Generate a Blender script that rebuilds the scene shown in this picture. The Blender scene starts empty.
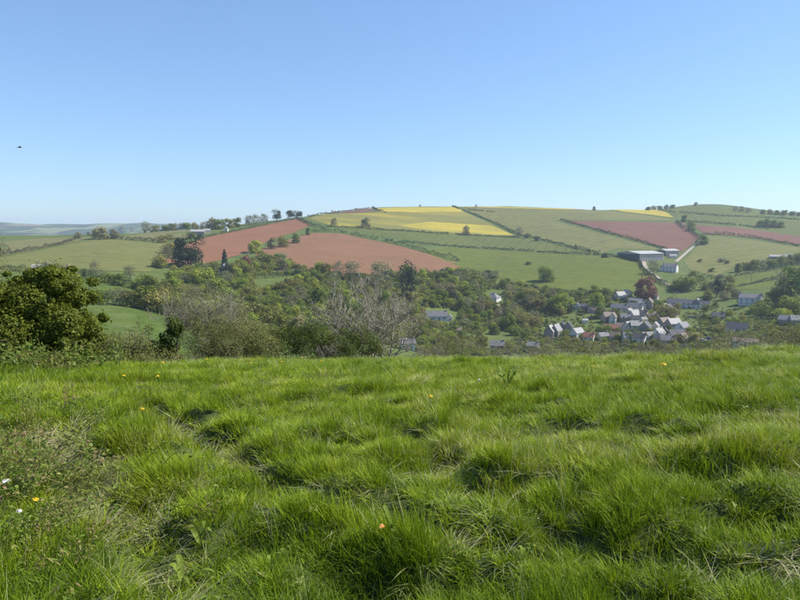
import bpy, bmesh, math, random
import numpy as np
from mathutils import Vector, Matrix

# ------------------------------------------------------------------ camera, sky, sun, exposure
sc = bpy.context.scene
COL = sc.collection
F = 640.0                        # focal length in pixels of the 800 x 600 photograph
PITCH = math.atan(72.0 / F)      # the true horizon lies 72 px above the centre
cam_d = bpy.data.cameras.new('camera')
cam_d.sensor_width = 36.0
cam_d.lens = 36.0 * F / 800.0
cam_d.clip_start = 0.05
cam_d.clip_end = 40000.0
cam = bpy.data.objects.new('camera', cam_d)
COL.objects.link(cam)
cam.location = (0, 0, 0)
cam.rotation_euler = (math.pi / 2 - PITCH, 0, 0)
sc.camera = cam

SUN_AZ = math.radians(78.0)      # clockwise from the view direction
SUN_EL = math.radians(44.0)
world = bpy.data.worlds.new('World')
sc.world = world
world.use_nodes = True
wn = world.node_tree.nodes
wl = world.node_tree.links
wn.clear()
w_out = wn.new('ShaderNodeOutputWorld')
w_bg = wn.new('ShaderNodeBackground')
w_sky = wn.new('ShaderNodeTexSky')
w_sky.sky_type = 'NISHITA'
w_sky.sun_disc = False
w_sky.sun_elevation = SUN_EL
w_sky.sun_rotation = SUN_AZ
w_sky.altitude = 100
w_sky.air_density = 1.0
w_sky.dust_density = 0.2
w_sky.ozone_density = 2.0
w_bg.inputs['Strength'].default_value = 0.13
w_gam = wn.new('ShaderNodeGamma')
w_gam.inputs['Gamma'].default_value = 0.7
w_tint = wn.new('ShaderNodeMix')
w_tint.data_type = 'RGBA'
w_tint.blend_type = 'MULTIPLY'
w_tint.inputs[0].default_value = 1.0
w_tint.inputs[7].default_value = (0.83, 1.075, 1.41, 1)
wl.new(w_sky.outputs[0], w_gam.inputs[0])
wl.new(w_gam.outputs[0], w_tint.inputs[6])
wl.new(w_tint.outputs[2], w_bg.inputs[0])
wl.new(w_bg.outputs[0], w_out.inputs[0])

sun_d = bpy.data.lights.new('sun', 'SUN')
sun_d.energy = 5.0
sun_d.angle = math.radians(0.53)
sun_d.color = (1.0, 0.95, 0.87)
sun = bpy.data.objects.new('sun', sun_d)
COL.objects.link(sun)
SDIR = Vector((math.sin(SUN_AZ) * math.cos(SUN_EL), math.cos(SUN_AZ) * math.cos(SUN_EL), math.sin(SUN_EL)))
sun.rotation_euler = SDIR.to_track_quat('Z', 'Y').to_euler()
sun.location = (60, 20, 60)

sc.view_settings.view_transform = 'Standard'
sc.view_settings.look = 'None'
sc.view_settings.exposure = 0.7
sc.view_settings.gamma = 1.0
sc.view_settings.use_curve_mapping = False
sc.cycles.max_bounces = 4
sc.cycles.diffuse_bounces = 2
sc.cycles.glossy_bounces = 2
sc.cycles.transmission_bounces = 2
sc.cycles.transparent_max_bounces = 4
sc.cycles.volume_bounces = 0
sc.cycles.use_adaptive_sampling = True
sc.cycles.adaptive_threshold = 0.02
sc.cycles.use_denoising = True
sc.cycles.denoiser = 'OPENIMAGEDENOISE'
sc.cycles.denoising_input_passes = 'RGB_ALBEDO_NORMAL'
sc.cycles.denoising_prefilter = 'NONE'
sc.cycles.caustics_reflective = False
sc.cycles.caustics_refractive = False

rng = np.random.default_rng(20)
random.seed(20)

# ------------------------------------------------------------------ noise
def _hash(ix, iy, seed):
    h = (ix.astype(np.int64) * 374761393 + iy.astype(np.int64) * 668265263 + seed * 974711) & 0x7fffffff
    h = ((h ^ (h >> 13)) * 1274126177) & 0x7fffffff
    h = h ^ (h >> 16)
    return (h & 0xffff) / 65535.0

def vnoise(x, y, seed=0):
    x = np.asarray(x, float); y = np.asarray(y, float)
    ix = np.floor(x); iy = np.floor(y)
    fx = x - ix; fy = y - iy
    fx = fx * fx * fx * (fx * (fx * 6 - 15) + 10); fy = fy * fy * fy * (fy * (fy * 6 - 15) + 10)
    a = _hash(ix, iy, seed); b = _hash(ix + 1, iy, seed)
    c = _hash(ix, iy + 1, seed); d = _hash(ix + 1, iy + 1, seed)
    return (a + (b - a) * fx) * (1 - fy) + (c + (d - c) * fx) * fy

def fbm(x, y, seed=0, n=3):
    s = 0.0; a = 0.5; t = 0.0
    for k in range(n):
        s = s + a * vnoise(x, y, seed + k * 17); t += a
        x = np.asarray(x) * 2.03 + 5.1; y = np.asarray(y) * 2.03 + 1.7; a *= 0.5
    return s / t

# ------------------------------------------------------------------ pixel rays and the lie of the land
CT, ST = math.cos(PITCH), math.sin(PITCH)
def ray(px, py):
    x = (px - 400.0) / F; v = (300.0 - py) / F
    y = CT + v * ST; z = v * CT - ST
    return x, y, z
def slope_at(px, py):
    x, y, z = ray(px, py)
    return z / math.hypot(x, y)

# per image column: distance of the meadow brow and its row, then (row, distance) of seven places up the far slope
COLS = {
    -350: (14, 372, [(345,140),(320,190),(300,260),(275,370),(262,440),(245,600),(237,760)]),
    0:   (15, 371, [(345,140),(320,190),(300,260),(275,370),(262,440),(245,600),(236,760)]),
    100: (16, 367, [(345,140),(320,195),(300,260),(277,355),(262,440),(243,610),(234.5,780)]),
    200: (16.5, 364, [(345,170),(322,230),(300,310),(280,390),(262,480),(240,640),(228.5,800)]),
    300: (17, 362, [(345,200),(322,270),(300,340),(280,410),(266,480),(240,640),(217.5,880)]),
    400: (17, 362, [(345,240),(325,310),(305,380),(285,450),(268,520),(238,720),(207,1060)]),
    500: (17, 362, [(345,330),(330,385),(305,430),(285,490),(262,600),(238,790),(206.5,1120)]),
    600: (17, 361, [(345,330),(328,390),(305,450),(285,510),(262,610),(238,790),(210,1150)]),
    650: (17, 360, [(345,325),(327,390),(305,455),(285,525),(262,630),(237,820),(210,1220)]),
    700: (17, 359, [(345,320),(325,390),(305,460),(285,540),(262,650),(235,850),(204.5,1350)]),
    800: (17, 357, [(342,300),(322,380),(305,450),(285,530),(265,640),(240,850),(214,1300)]),
    1150: (17, 356, [(342,300),(322,380),(305,450),(285,530),(265,640),(240,850),(218,1300)]),
}
def pchip(xk, yk, x):
    xk = np.asarray(xk, float); yk = np.asarray(yk, float)
    h = np.diff(xk); dl = np.diff(yk) / h
    m = np.zeros_like(yk)
    for i in range(1, len(xk) - 1):
        if dl[i - 1] * dl[i] > 0:
            w1 = 2 * h[i] + h[i - 1]; w2 = h[i] + 2 * h[i - 1]
            m[i] = (w1 + w2) / (w1 / dl[i - 1] + w2 / dl[i])
    m[0] = dl[0]; m[-1] = dl[-1]
    i = np.clip(np.searchsorted(xk, x) - 1, 0, len(xk) - 2)
    t = (x - xk[i]) / h[i]
    t = np.clip(t, 0, 1)
    t2 = t * t; t3 = t2 * t
    return (2*t3 - 3*t2 + 1) * yk[i] + (t3 - 2*t2 + t) * h[i] * m[i] + (-2*t3 + 3*t2) * yk[i+1] + (t3 - t2) * h[i] * m[i+1]

EYE = 1.62
us = np.array(sorted(COLS))
KD, KZ = [], []
for u in us:
    de, ye, far = COLS[u]
    b = EYE / de ** 2
    a = -slope_at(u, ye) - 2 * b * de
    q = lambda d: -EYE - a * d - b * d * d
    D = [0.05, 3, 6, 10, 14, de, de + 7, de + 18]
    Z = [q(d) for d in D]
    far = [(y, d * 1.3) for y, d in far]
    dv, zv = far[0][1], slope_at(u, far[0][0]) * far[0][1]
    s0 = (Z[-1] - zv) / (dv - D[-1])
    for t, wgt in ((0.35, 0.42), (0.7, 0.8)):
        D.append(D[7] + (dv - D[7]) * t); Z.append(Z[7] + (zv - Z[7]) * wgt)
    for (y, d) in far:
        D.append(d); Z.append(slope_at(u, y) * d)
    dc, zc = D[-1], Z[-1]
    fl = min(1, max(0, (420 - u) / 250))          # the far blue hills show only at the left
    D += [dc + 60, dc + 400, 2600, 4200, 5600, 7400, 16000]
    Z += [zc - 1, zc - 45, -78, -30 * fl - 70 * (1 - fl),
          (44 + 7 * math.sin(u * 0.045) + 4 * math.sin(u * 0.11)) * fl - 60 * (1 - fl), -40, -300]
    KD.append(D); KZ.append(Z)
KD = np.array(KD); KZ = np.array(KZ)
AZMAX = math.atan((1150 - 400) / F)
NAZ, ND = 560, 1500
taz = np.linspace(-AZMAX, AZMAX, NAZ)
tlogd = np.linspace(math.log(0.05), math.log(15900), ND)
tu = np.clip(400 + F * np.tan(taz), us[0], us[-1])
kd_f = np.stack([pchip(us, KD[:, k], tu) for k in range(KD.shape[1])], 1)
kz_f = np.stack([pchip(us, KZ[:, k], tu) for k in range(KZ.shape[1])], 1)
TAB = np.stack([pchip(kd_f[i], kz_f[i], np.exp(tlogd)) for i in range(NAZ)])

# ruts, hollows and tussocks of the near meadow are added below, once pixels can be turned into places
RUT = []; POCKETS = []; MOUNDS = []
def smooth_h(X, Y):
    X = np.asarray(X, float); Y = np.asarray(Y, float)
    d = np.maximum(np.hypot(X, Y), 0.0501); az = np.arctan2(X, Y)
    behind = np.clip((np.abs(az) - AZMAX) / 0.5, 0, 1)
    ai = np.clip((np.clip(az, -AZMAX, AZMAX) + AZMAX) / (2 * AZMAX) * (NAZ - 1), 0, NAZ - 1.001)
    di = np.clip((np.log(d) - tlogd[0]) / (tlogd[-1] - tlogd[0]) * (ND - 1), 0, ND - 1.001)
    a0 = ai.astype(int); d0 = di.astype(int); fa = ai - a0; fd = di - d0
    z = ((TAB[a0, d0] * (1 - fa) + TAB[a0 + 1, d0] * fa) * (1 - fd) + (TAB[a0, d0 + 1] * (1 - fa) + TAB[a0 + 1, d0 + 1] * fa) * fd)
    zb = -EYE - 0.02 * d - np.clip(d - 40, 0, 400) * 0.08
    und = (fbm(X / 60, Y / 60, 91, 2) - 0.5) * 2.0 * np.clip((d - 130) / 200, 0, 1)
    far = (fbm(X / 700, Y / 700, 23, 4) - 0.5) * 75 * np.clip((d - 1900) / 900, 0, 1)
    return z * (1 - behind) + zb * behind + und + far
def seg_dist(X, Y, pts):
    best = np.full(np.shape(X), 1e9)
    for (x0, y0), (x1, y1) in zip(pts[:-1], pts[1:]):
        dx, dy = x1 - x0, y1 - y0
        t = np.clip(((X - x0) * dx + (Y - y0) * dy) / (dx * dx + dy * dy), 0, 1)
        best = np.minimum(best, np.hypot(X - x0 - t * dx, Y - y0 - t * dy))
    return best
def relief(X, Y):
    d = np.hypot(X, Y)
    r = 0.10 * (fbm(X / 1.0, Y / 0.8, 3, 2) - 0.5) + 0.15 * (fbm(X / 0.30, Y / 0.26, 9, 2) - 0.5) + 0.10 * (fbm(X / 5, Y / 5, 33, 2) - 0.5)
    for pts, wid, dep in RUT:
        r = r - dep * np.exp(-(seg_dist(X, Y, pts) / wid) ** 2)
    for (x, y, rad, dep) in POCKETS:
        r = r - dep * np.exp(-(((X - x) / (rad * 1.5)) ** 2 + ((Y - y) / rad) ** 2))
    for (x, y, rad, hgt) in MOUNDS:
        r = r + hgt * np.exp(-(((X - x) / (rad * 1.3)) ** 2 + ((Y - y) / rad) ** 2))
    return r * np.clip((30 - d) / 8, 0, 1) * np.clip(d / 1.0, 0, 1)
def H(X, Y):
    return smooth_h(X, Y) + np.where(np.hypot(X, Y) < 31, relief(X, Y), 0)
def hz(x, y):
    return float(H(np.array([x]), np.array([y]))[0])

_ds = {}
def hit(px, py, dmin=60.0, dmax=4000.0):
    """The place where the ray through a photo pixel meets the land (beyond dmin)."""
    x, y, z = ray(px, py)
    hl = math.hypot(x, y)
    d = np.exp(np.linspace(math.log(dmin), math.log(dmax), 1600))
    X, Y, Z = x / hl * d, y / hl * d, z / hl * d
    g = smooth_h(X, Y)
    i = np.argmax(Z < g)
    if not (Z < g).any():
        i = int(np.argmin(Z - g))
        return Vector((X[i], Y[i], g[i]))
    if i > 0:
        t = (Z[i-1] - g[i-1]) / ((Z[i-1] - g[i-1]) - (Z[i] - g[i]) + 1e-12)
        dd = d[i-1] + (d[i] - d[i-1]) * t
    else:
        dd = d[0]
    X, Y = x / hl * dd, y / hl * dd
    return Vector((X, Y, hz(X, Y)))
def near(px, py):
    return hit(px, py, 1.2, 40)
def at_dist(px, d):
    x, y, z = ray(px, 300); hl = math.hypot(x, y)
    return Vector((x / hl * d, y / hl * d, hz(x / hl * d, y / hl * d)))

# ------------------------------------------------------------------ object helpers
def tag(o, label=None, cat=None, group=None, kind=None):
    if label: o['label'] = label
    if cat: o['category'] = cat
    if group: o['group'] = group
    if kind: o['kind'] = kind
    return o
def link(o, parent=None):
    COL.objects.link(o)
    if parent: o.parent = parent
    return o
def obj(name, me, mat=None, parent=None):
    o = bpy.data.objects.new(name, me)
    if mat is not None and not me.materials:
        me.materials.append(mat)
    return link(o, parent)
def empty(name, loc, rz=0.0):
    o = bpy.data.objects.new(name, None)
    o.empty_display_size = 0.3
    o.location = loc; o.rotation_euler = (0, 0, rz)
    return link(o)
def np_mesh(name, V, Fc, mat=None, smooth=False):
    """Mesh from an (n,3) array and an (m,k) face array."""
    V = np.asarray(V, np.float32); Fc = np.asarray(Fc, np.int32)
    me = bpy.data.meshes.new(name)
    me.vertices.add(len(V)); me.vertices.foreach_set('co', V.ravel())
    m, k = Fc.shape
    me.loops.add(m * k); me.loops.foreach_set('vertex_index', Fc.ravel())
    me.polygons.add(m)
    me.polygons.foreach_set('loop_start', np.arange(m, dtype=np.int32) * k)
    me.polygons.foreach_set('loop_total', np.full(m, k, np.int32))
    if smooth: me.polygons.foreach_set('use_smooth', np.ones(m, bool))
    me.update(calc_edges=True)
    if mat is not None: me.materials.append(mat)
    return me
def copy_thing(root, loc, rz=0.0, scale=(1, 1, 1)):
    c = root.copy(); COL.objects.link(c)
    c.location = loc; c.rotation_euler = (0, 0, rz); c.scale = scale
    for k in list(c.keys()): 
        if k in ('label', 'group'): del c[k]
    for ch in root.children:
        e = ch.copy(); COL.objects.link(e); e.parent = c
        for g in ch.children:
            h = g.copy(); COL.objects.link(h); h.parent = e
    return c

# ------------------------------------------------------------------ materials
MATS = {}
def mat_base(name):
    m = bpy.data.materials.new(name); m.use_nodes = True
    nt = m.node_tree
    bs = nt.nodes['Principled BSDF']
    bs.inputs['Roughness'].default_value = 0.8
    try: bs.inputs['Specular IOR Level'].default_value = 0.12
    except Exception: pass
    MATS[name] = m
    return m, nt, bs
def nd(nt, typ, **kw):
    n = nt.nodes.new(typ)
    for k, v in kw.items(): setattr(n, k, v)
    return n
def ramp(nt, stops, interp='LINEAR'):
    r = nt.nodes.new('ShaderNodeValToRGB')
    cr = r.color_ramp; cr.interpolation = interp
    while len(cr.elements) < len(stops): cr.elements.new(0.5)
    for e, (p, c) in zip(cr.elements, stops):
        e.position = p; e.color = (*c, 1)
    return r
def mixc(nt, a, b, fac):
    m = nt.nodes.new('ShaderNodeMix'); m.data_type = 'RGBA'
    for s, v in ((m.inputs[0], fac), (m.inputs[6], a), (m.inputs[7], b)):
        if hasattr(v, 'links') or hasattr(v, 'is_linked'): nt.links.new(v, s)
        elif isinstance(v, (tuple, list)): s.default_value = (*v, 1)
        else: s.default_value = v
    return m.outputs[2]
def noise(nt, scale, detail=3, rough=0.55, vec=None, sy=None, rot=0.0):
    if vec is None:
        g = nd(nt, 'ShaderNodeNewGeometry'); vec = g.outputs['Position']
    mp = nd(nt, 'ShaderNodeMapping')
    mp.inputs['Scale'].default_value = (scale, sy if sy else scale, scale)
    mp.inputs['Rotation'].default_value = (0, 0, rot)
    nt.links.new(vec, mp.inputs[0])
    n = nd(nt, 'ShaderNodeTexNoise')
    n.inputs['Scale'].default_value = 1.0
    n.inputs['Detail'].default_value = detail
    n.inputs['Roughness'].default_value = rough
    nt.links.new(mp.outputs[0], n.inputs['Vector'])
    return n.outputs[0]
def ground_mat(name, c1, c2, scale=0.02, fine=0.4, c3=None, bump=0.15, rows=None, rot=0.0):
    m, nt, bs = mat_base(name)
    bs.inputs['Roughness'].default_value = 0.95
    n1 = noise(nt, scale, 4)
    r1 = ramp(nt, [(0.35, c1), (0.65, c2)])
    nt.links.new(n1, r1.inputs[0])
    n2 = noise(nt, fine, 3)
    dk = tuple(x * 0.72 for x in c1)
    r2 = ramp(nt, [(0.42, (0, 0, 0)), (0.72, (1, 1, 1))])
    nt.links.new(n2, r2.inputs[0])
    col = mixc(nt, r1.outputs[0], dk, r2.outputs[0])
    n4 = noise(nt, scale * 2.2, 5, 0.7, sy=scale * 5.0, rot=rot)
    r4 = ramp(nt, [(0.40, (0, 0, 0)), (0.66, (0.55, 0.55, 0.55))])
    nt.links.new(n4, r4.inputs[0])
    col = mixc(nt, col, (c2[0] * 1.18, c2[1] * 1.06, c2[2] * 1.1), r4.outputs[0])
    if c3:
        n3 = noise(nt, scale * 0.7, 4, vec=None, sy=scale * 2.4, rot=rot)
        r3 = ramp(nt, [(0.46, (0, 0, 0)), (0.62, (1, 1, 1))])
        nt.links.new(n3, r3.inputs[0])
        col = mixc(nt, col, c3, r3.outputs[0])
    if rows:
        g = nd(nt, 'ShaderNodeNewGeometry'); mp = nd(nt, 'ShaderNodeMapping')
        mp.inputs['Rotation'].default_value = (0, 0, rot)
        nt.links.new(g.outputs['Position'], mp.inputs[0])
        w = nd(nt, 'ShaderNodeTexWave'); w.inputs['Scale'].default_value = 0.314 / rows
        w.inputs['Distortion'].default_value = 0.6; w.inputs['Detail'].default_value = 1.0
        w.inputs['Detail Scale'].default_value = 0.02
        nt.links.new(mp.outputs[0], w.inputs[0])
        rw = ramp(nt, [(0.0, (0.55, 0.55, 0.55)), (0.16, (0, 0, 0))])
        nt.links.new(w.outputs[0], rw.inputs[0])
        col = mixc(nt, col, tuple(x * 0.6 for x in c1), rw.outputs[0])
    nt.links.new(col, bs.inputs['Base Color'])
    bp = nd(nt, 'ShaderNodeBump'); bp.inputs['Strength'].default_value = 1.0
    bp.inputs['Distance'].default_value = bump
    nt.links.new(noise(nt, fine * 2.5, 3), bp.inputs['Height'])
    nt.links.new(bp.outputs[0], bs.inputs['Normal'])
    return m
def plain_mat(name, c, rough=0.7, var=0.15, scale=1.2, metal=0.0, spec=0.3):
    m, nt, bs = mat_base(name)
    bs.inputs['Roughness'].default_value = rough
    bs.inputs['Metallic'].default_value = metal
    try: bs.inputs['Specular IOR Level'].default_value = spec
    except Exception: pass
    r = ramp(nt, [(0.3, tuple(x * (1 - var) for x in c)), (0.7, tuple(min(1, x * (1 + var)) for x in c))])
    nt.links.new(noise(nt, scale, 4, 0.6), r.inputs[0])
    nt.links.new(r.outputs[0], bs.inputs['Base Color'])
    return m
def leaf_mat(name, cols, trans=0.35, objvar=0.25, rough=0.6, tip=None):
    """Leaves: a colour per leaf, a shift per plant, light shining through."""
    m, nt, bs = mat_base(name)
    bs.inputs['Roughness'].default_value = rough
    g = nd(nt, 'ShaderNodeNewGeometry')
    n = len(cols)
    r = ramp(nt, [(i / max(1, n - 1), c) for i, c in enumerate(cols)])
    nt.links.new(g.outputs['Random Per Island'], r.inputs[0])
    oi = nd(nt, 'ShaderNodeObjectInfo')
    hs = nd(nt, 'ShaderNodeHueSaturation')
    mr = nd(nt, 'ShaderNodeMapRange')
    mr.inputs['To Min'].default_value = 1 - objvar; mr.inputs['To Max'].default_value = 1 + objvar
    nt.links.new(oi.outputs['Random'], mr.inputs[0]); nt.links.new(mr.outputs[0], hs.inputs['Value'])
    m2 = nd(nt, 'ShaderNodeMath', operation='MULTIPLY_ADD')
    fr = nd(nt, 'ShaderNodeMath', operation='FRACT'); mu = nd(nt, 'ShaderNodeMath', operation='MULTIPLY')
    mu.inputs[1].default_value = 7.31
    nt.links.new(oi.outputs['Random'], mu.inputs[0]); nt.links.new(mu.outputs[0], fr.inputs[0])
    m2.inputs[1].default_value = 0.035 * (objvar / 0.25); m2.inputs[2].default_value = 0.5 - 0.0175 * (objvar / 0.25)
    nt.links.new(fr.outputs[0], m2.inputs[0]); nt.links.new(m2.outputs[0], hs.inputs['Hue'])
    nt.links.new(r.outputs[0], hs.inputs['Color'])
    nt.links.new(hs.outputs[0], bs.inputs['Base Color'])
    if trans > 0:
        tr = nd(nt, 'ShaderNodeBsdfTranslucent'); mx = nd(nt, 'ShaderNodeMixShader')
        mx.inputs[0].default_value = trans
        nt.links.new(hs.outputs[0], tr.inputs['Color'])
        nt.links.new(bs.outputs[0], mx.inputs[1]); nt.links.new(tr.outputs[0], mx.inputs[2])
        nt.links.new(mx.outputs[0], nt.nodes['Material Output'].inputs['Surface'])
    return m

# ------------------------------------------------------------------ shape of the near meadow (tracks, hollows, tussocks)
def npts(L): return [tuple(near(*p)[:2]) for p in L]
TRACK = npts([(150,408),(185,428),(225,448),(262,470),(310,490),(370,503),(440,522),(520,543),(610,556),(700,562),(790,560),(900,556)])
TRACK_FAR = npts([(392,425),(420,437),(447,460),(488,492),(560,514),(636,546),(720,562)])
TRAMPLED = npts([(20,440),(70,462),(110,500),(140,530),(165,556),(190,590)])
RUT.append((TRACK, 0.17, 0.15))
RUT.append((TRACK_FAR, 0.13, 0.10))
RUT.append((TRAMPLED, 0.25, 0.08))
_pk = [(186,421,.20,.16),(212,438,.18,.13),(420,434,.16,.13),(447,458,.2,.16),(488,490,.24,.20),(430,470,.16,.1),(560,515,.18,.12),(636,545,.22,.15),
       (590,500,.17,.1),(716,478,.18,.13),(525,535,.2,.14),(95,455,.2,.14),(100,500,.22,.1),(300,402,.18,.1),(505,383,.12,.08),(640,435,.2,.12),(540,395,.15,.1),
       (690,443,.2,.12),(760,515,.22,.15),(350,395,.2,.1),(230,402,.2,.1),(570,430,.2,.1),(770,470,.2,.12),(330,440,.2,.1),(150,560,.2,.1),(250,540,.2,.1),(380,585,.2,.12),(470,580,.2,.1),(675,600,.2,.1)]
for (x, y, r, dp) in _pk:
    p = near(x, y)
    POCKETS.append((p.x, p.y, r * 0.9, dp * 1.35))
    MOUNDS.append((p.x + 0.12, p.y + r * 1.7 + 0.05, r * 1.1, dp * 0.6))
for (x, y, r, h) in [(700,366,.5,.16),(770,353,.6,.2),(745,410,.4,.08),(560,362,.6,.1),(640,362,.5,.1),(120,385,.6,.1),(480,365,.6,.08)]:
    p = near(x, y)
    MOUNDS.append((p.x, p.y, r, h))

# ------------------------------------------------------------------ the land
def ground_material():
    m, nt, bs = mat_base('land')
    bs.inputs['Roughness'].default_value = 0.95
    g = nd(nt, 'ShaderNodeNewGeometry')
    ln = nd(nt, 'ShaderNodeVectorMath', operation='LENGTH'); nt.links.new(g.outputs['Position'], ln.inputs[0])
    # near: earth, moss and thatch under the grass; middle: rough pasture; far: patchwork of hedged fields
    nr = ramp(nt, [(0.3, (0.035, 0.045, 0.014)), (0.5, (0.05, 0.07, 0.018)), (0.75, (0.085, 0.075, 0.038))])
    nt.links.new(noise(nt, 14.0, 6, 0.7), nr.inputs[0])
    md = ramp(nt, [(0.3, (0.062, 0.09, 0.02)), (0.55, (0.09, 0.12, 0.028)), (0.8, (0.12, 0.118, 0.045))])
    nt.links.new(noise(nt, 0.03, 5, 0.65), md.inputs[0])
    vo = nd(nt, 'ShaderNodeTexVoronoi'); vo.inputs['Scale'].default_value = 1.0
    mp = nd(nt, 'ShaderNodeMapping'); mp.inputs['Scale'].default_value = (0.0045, 0.0018, 0.0001)
    nt.links.new(g.outputs['Position'], mp.inputs[0]); nt.links.new(mp.outputs[0], vo.inputs['Vector'])
    sp = nd(nt, 'ShaderNodeSeparateColor'); nt.links.new(vo.outputs['Color'], sp.inputs[0])
    fr = ramp(nt, [(0.0, (0.04, 0.07, 0.02)), (0.25, (0.10, 0.14, 0.045)), (0.5, (0.16, 0.18, 0.075)), (0.72, (0.03, 0.045, 0.02)), (0.88, (0.17, 0.12, 0.08))], 'CONSTANT')
    nt.links.new(sp.outputs[0], fr.inputs[0])
    w = ramp(nt, [(0.0, (0.02, 0.035, 0.014)), (1.0, (0.055, 0.07, 0.03))]); nt.links.new(noise(nt, 0.012, 5, 0.7), w.inputs[0])
    nf = ramp(nt, [(0.52, (0, 0, 0)), (0.56, (1, 1, 1))]); nt.links.new(noise(nt, 0.0022, 4, 0.7), nf.inputs[0])
    far = mixc(nt, fr.outputs[0], w.outputs[0], nf.outputs[0])
    a = nd(nt, 'ShaderNodeMapRange'); a.inputs['From Min'].default_value = 30; a.inputs['From Max'].default_value = 60
    b = nd(nt, 'ShaderNodeMapRange'); b.inputs['From Min'].default_value = 1500; b.inputs['From Max'].default_value = 1900
    nt.links.new(ln.outputs['Value'], a.inputs[0]); nt.links.new(ln.outputs['Value'], b.inputs[0])
    c = mixc(nt, mixc(nt, nr.outputs[0], md.outputs[0], a.outputs[0]), far, b.outputs[0])
    nt.links.new(c, bs.inputs['Base Color'])
    bp = nd(nt, 'ShaderNodeBump'); bp.inputs['Distance'].default_value = 0.4
    nt.links.new(noise(nt, 0.6, 4), bp.inputs['Height']); nt.links.new(bp.outputs[0], bs.inputs['Normal'])
    return m
def build_ground():
    az = np.concatenate([np.linspace(-math.pi, -0.85, 26)[:-1], np.linspace(-0.85, 0.85, 420), np.linspace(0.85, math.pi, 26)[1:-1]])
    r = np.concatenate([[0.15, 0.4, 0.7, 1.0], np.arange(1.15, 6, 0.07), np.arange(6, 12, 0.11), np.arange(12, 30, 0.3), np.geomspace(30, 200, 50), np.geomspace(205, 1600, 170), np.geomspace(1650, 7300, 70)])
    A, R = np.meshgrid(az, r)
    X, Y = np.sin(A) * R, np.cos(A) * R
    Z = H(X.ravel(), Y.ravel())
    V = np.stack([X.ravel(), Y.ravel(), Z], 1)
    nr, na = R.shape
    i = np.arange(nr - 1)[:, None] * na; j = np.arange(na)[None, :]; j2 = (j + 1) % na
    Fc = np.stack([i + j, i + na + j, i + na + j2, i + j2], -1).reshape(-1, 4)[:, ::-1]
    V = np.vstack([V, [[0, 0, hz(0.0, 0.1)]]])
    me = np_mesh('ground', V, Fc, ground_material(), True)
    bm = bmesh.new(); bm.from_mesh(me); bm.verts.ensure_lookup_table()
    c = bm.verts[-1]
    for k in range(na):
        bm.faces.new((bm.verts[k], bm.verts[(k + 1) % na], c))
    bmesh.ops.recalc_face_normals(bm, faces=bm.faces)
    bm.to_mesh(me); bm.free()
    return tag(obj('ground', me), 'grassy hillside and valley land reaching to the far hills', 'ground', kind='structure')
build_ground()

# ------------------------------------------------------------------ fields: sheets laid on the land
GM = {}
GM['red'] = ground_mat('red_earth', (0.196, 0.090, 0.046), (0.218, 0.107, 0.057), 0.012, 0.5, rows=5, rot=0.9, bump=0.3)
GM['red_pale'] = ground_mat('pale_red_earth', (0.182, 0.098, 0.048), (0.204, 0.111, 0.058), 0.012, 0.5, rows=5, rot=0.5, bump=0.3)
GM['red_dark'] = ground_mat('dark_red_earth', (0.144, 0.070, 0.046), (0.163, 0.084, 0.057), 0.012, 0.5, rows=6, rot=1.2, bump=0.3)
GM['brown'] = ground_mat('brown_earth', (0.122, 0.068, 0.043), (0.143, 0.086, 0.054), 0.02, 0.5)
GM['green'] = ground_mat('pasture', (0.087, 0.106, 0.022), (0.101, 0.120, 0.026), 0.012, 0.15, rows=14, rot=0.3)
GM['bright'] = ground_mat('bright_pasture', (0.085, 0.108, 0.014), (0.099, 0.123, 0.017), 0.01, 0.1)
GM['pale'] = ground_mat('pale_pasture', (0.126, 0.135, 0.036), (0.144, 0.150, 0.041), 0.012, 0.1, rows=16, rot=1.1)
GM['olive'] = ground_mat('olive_pasture', (0.130, 0.128, 0.047), (0.150, 0.146, 0.053), 0.012, 0.12)
GM['lush'] = ground_mat('lush_pasture', (0.063, 0.099, 0.015), (0.079, 0.116, 0.018), 0.02, 0.2)  # green darkened for the shadow over part of it, shade put into the colour
GM['rape'] = ground_mat('oilseed_green', (0.175, 0.162, 0.039), (0.151, 0.155, 0.042), 0.006, 0.08, c3=(0.258, 0.216, 0.033), rot=0.25)
GM['yellow'] = ground_mat('oilseed_bloom', (0.409, 0.322, 0.033), (0.322, 0.271, 0.037), 0.012, 0.12, c3=(0.25, 0.225, 0.05), rot=0.25)
GM['pale2'] = ground_mat('young_corn', (0.130, 0.133, 0.039), (0.144, 0.148, 0.043), 0.006, 0.08, rows=18, rot=0.8)
GM['lawn'] = ground_mat('garden_lawn', (0.081, 0.111, 0.024), (0.097, 0.128, 0.029), 0.05, 0.3)
GM['lane'] = ground_mat('pale_lane', (0.302, 0.260, 0.210), (0.353, 0.311, 0.260), 0.2, 0.8, bump=0.02)
GM['yard'] = ground_mat('yard_gravel', (0.277, 0.244, 0.202), (0.336, 0.302, 0.252), 0.1, 0.8, bump=0.02)
GM['tarmac'] = ground_mat('tarmac', (0.055, 0.055, 0.058), (0.075, 0.075, 0.078), 0.1, 0.8, bump=0.01)
GM['soil'] = ground_mat('dry_bank', (0.168, 0.126, 0.076), (0.126, 0.118, 0.059), 0.08, 0.5)

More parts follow.
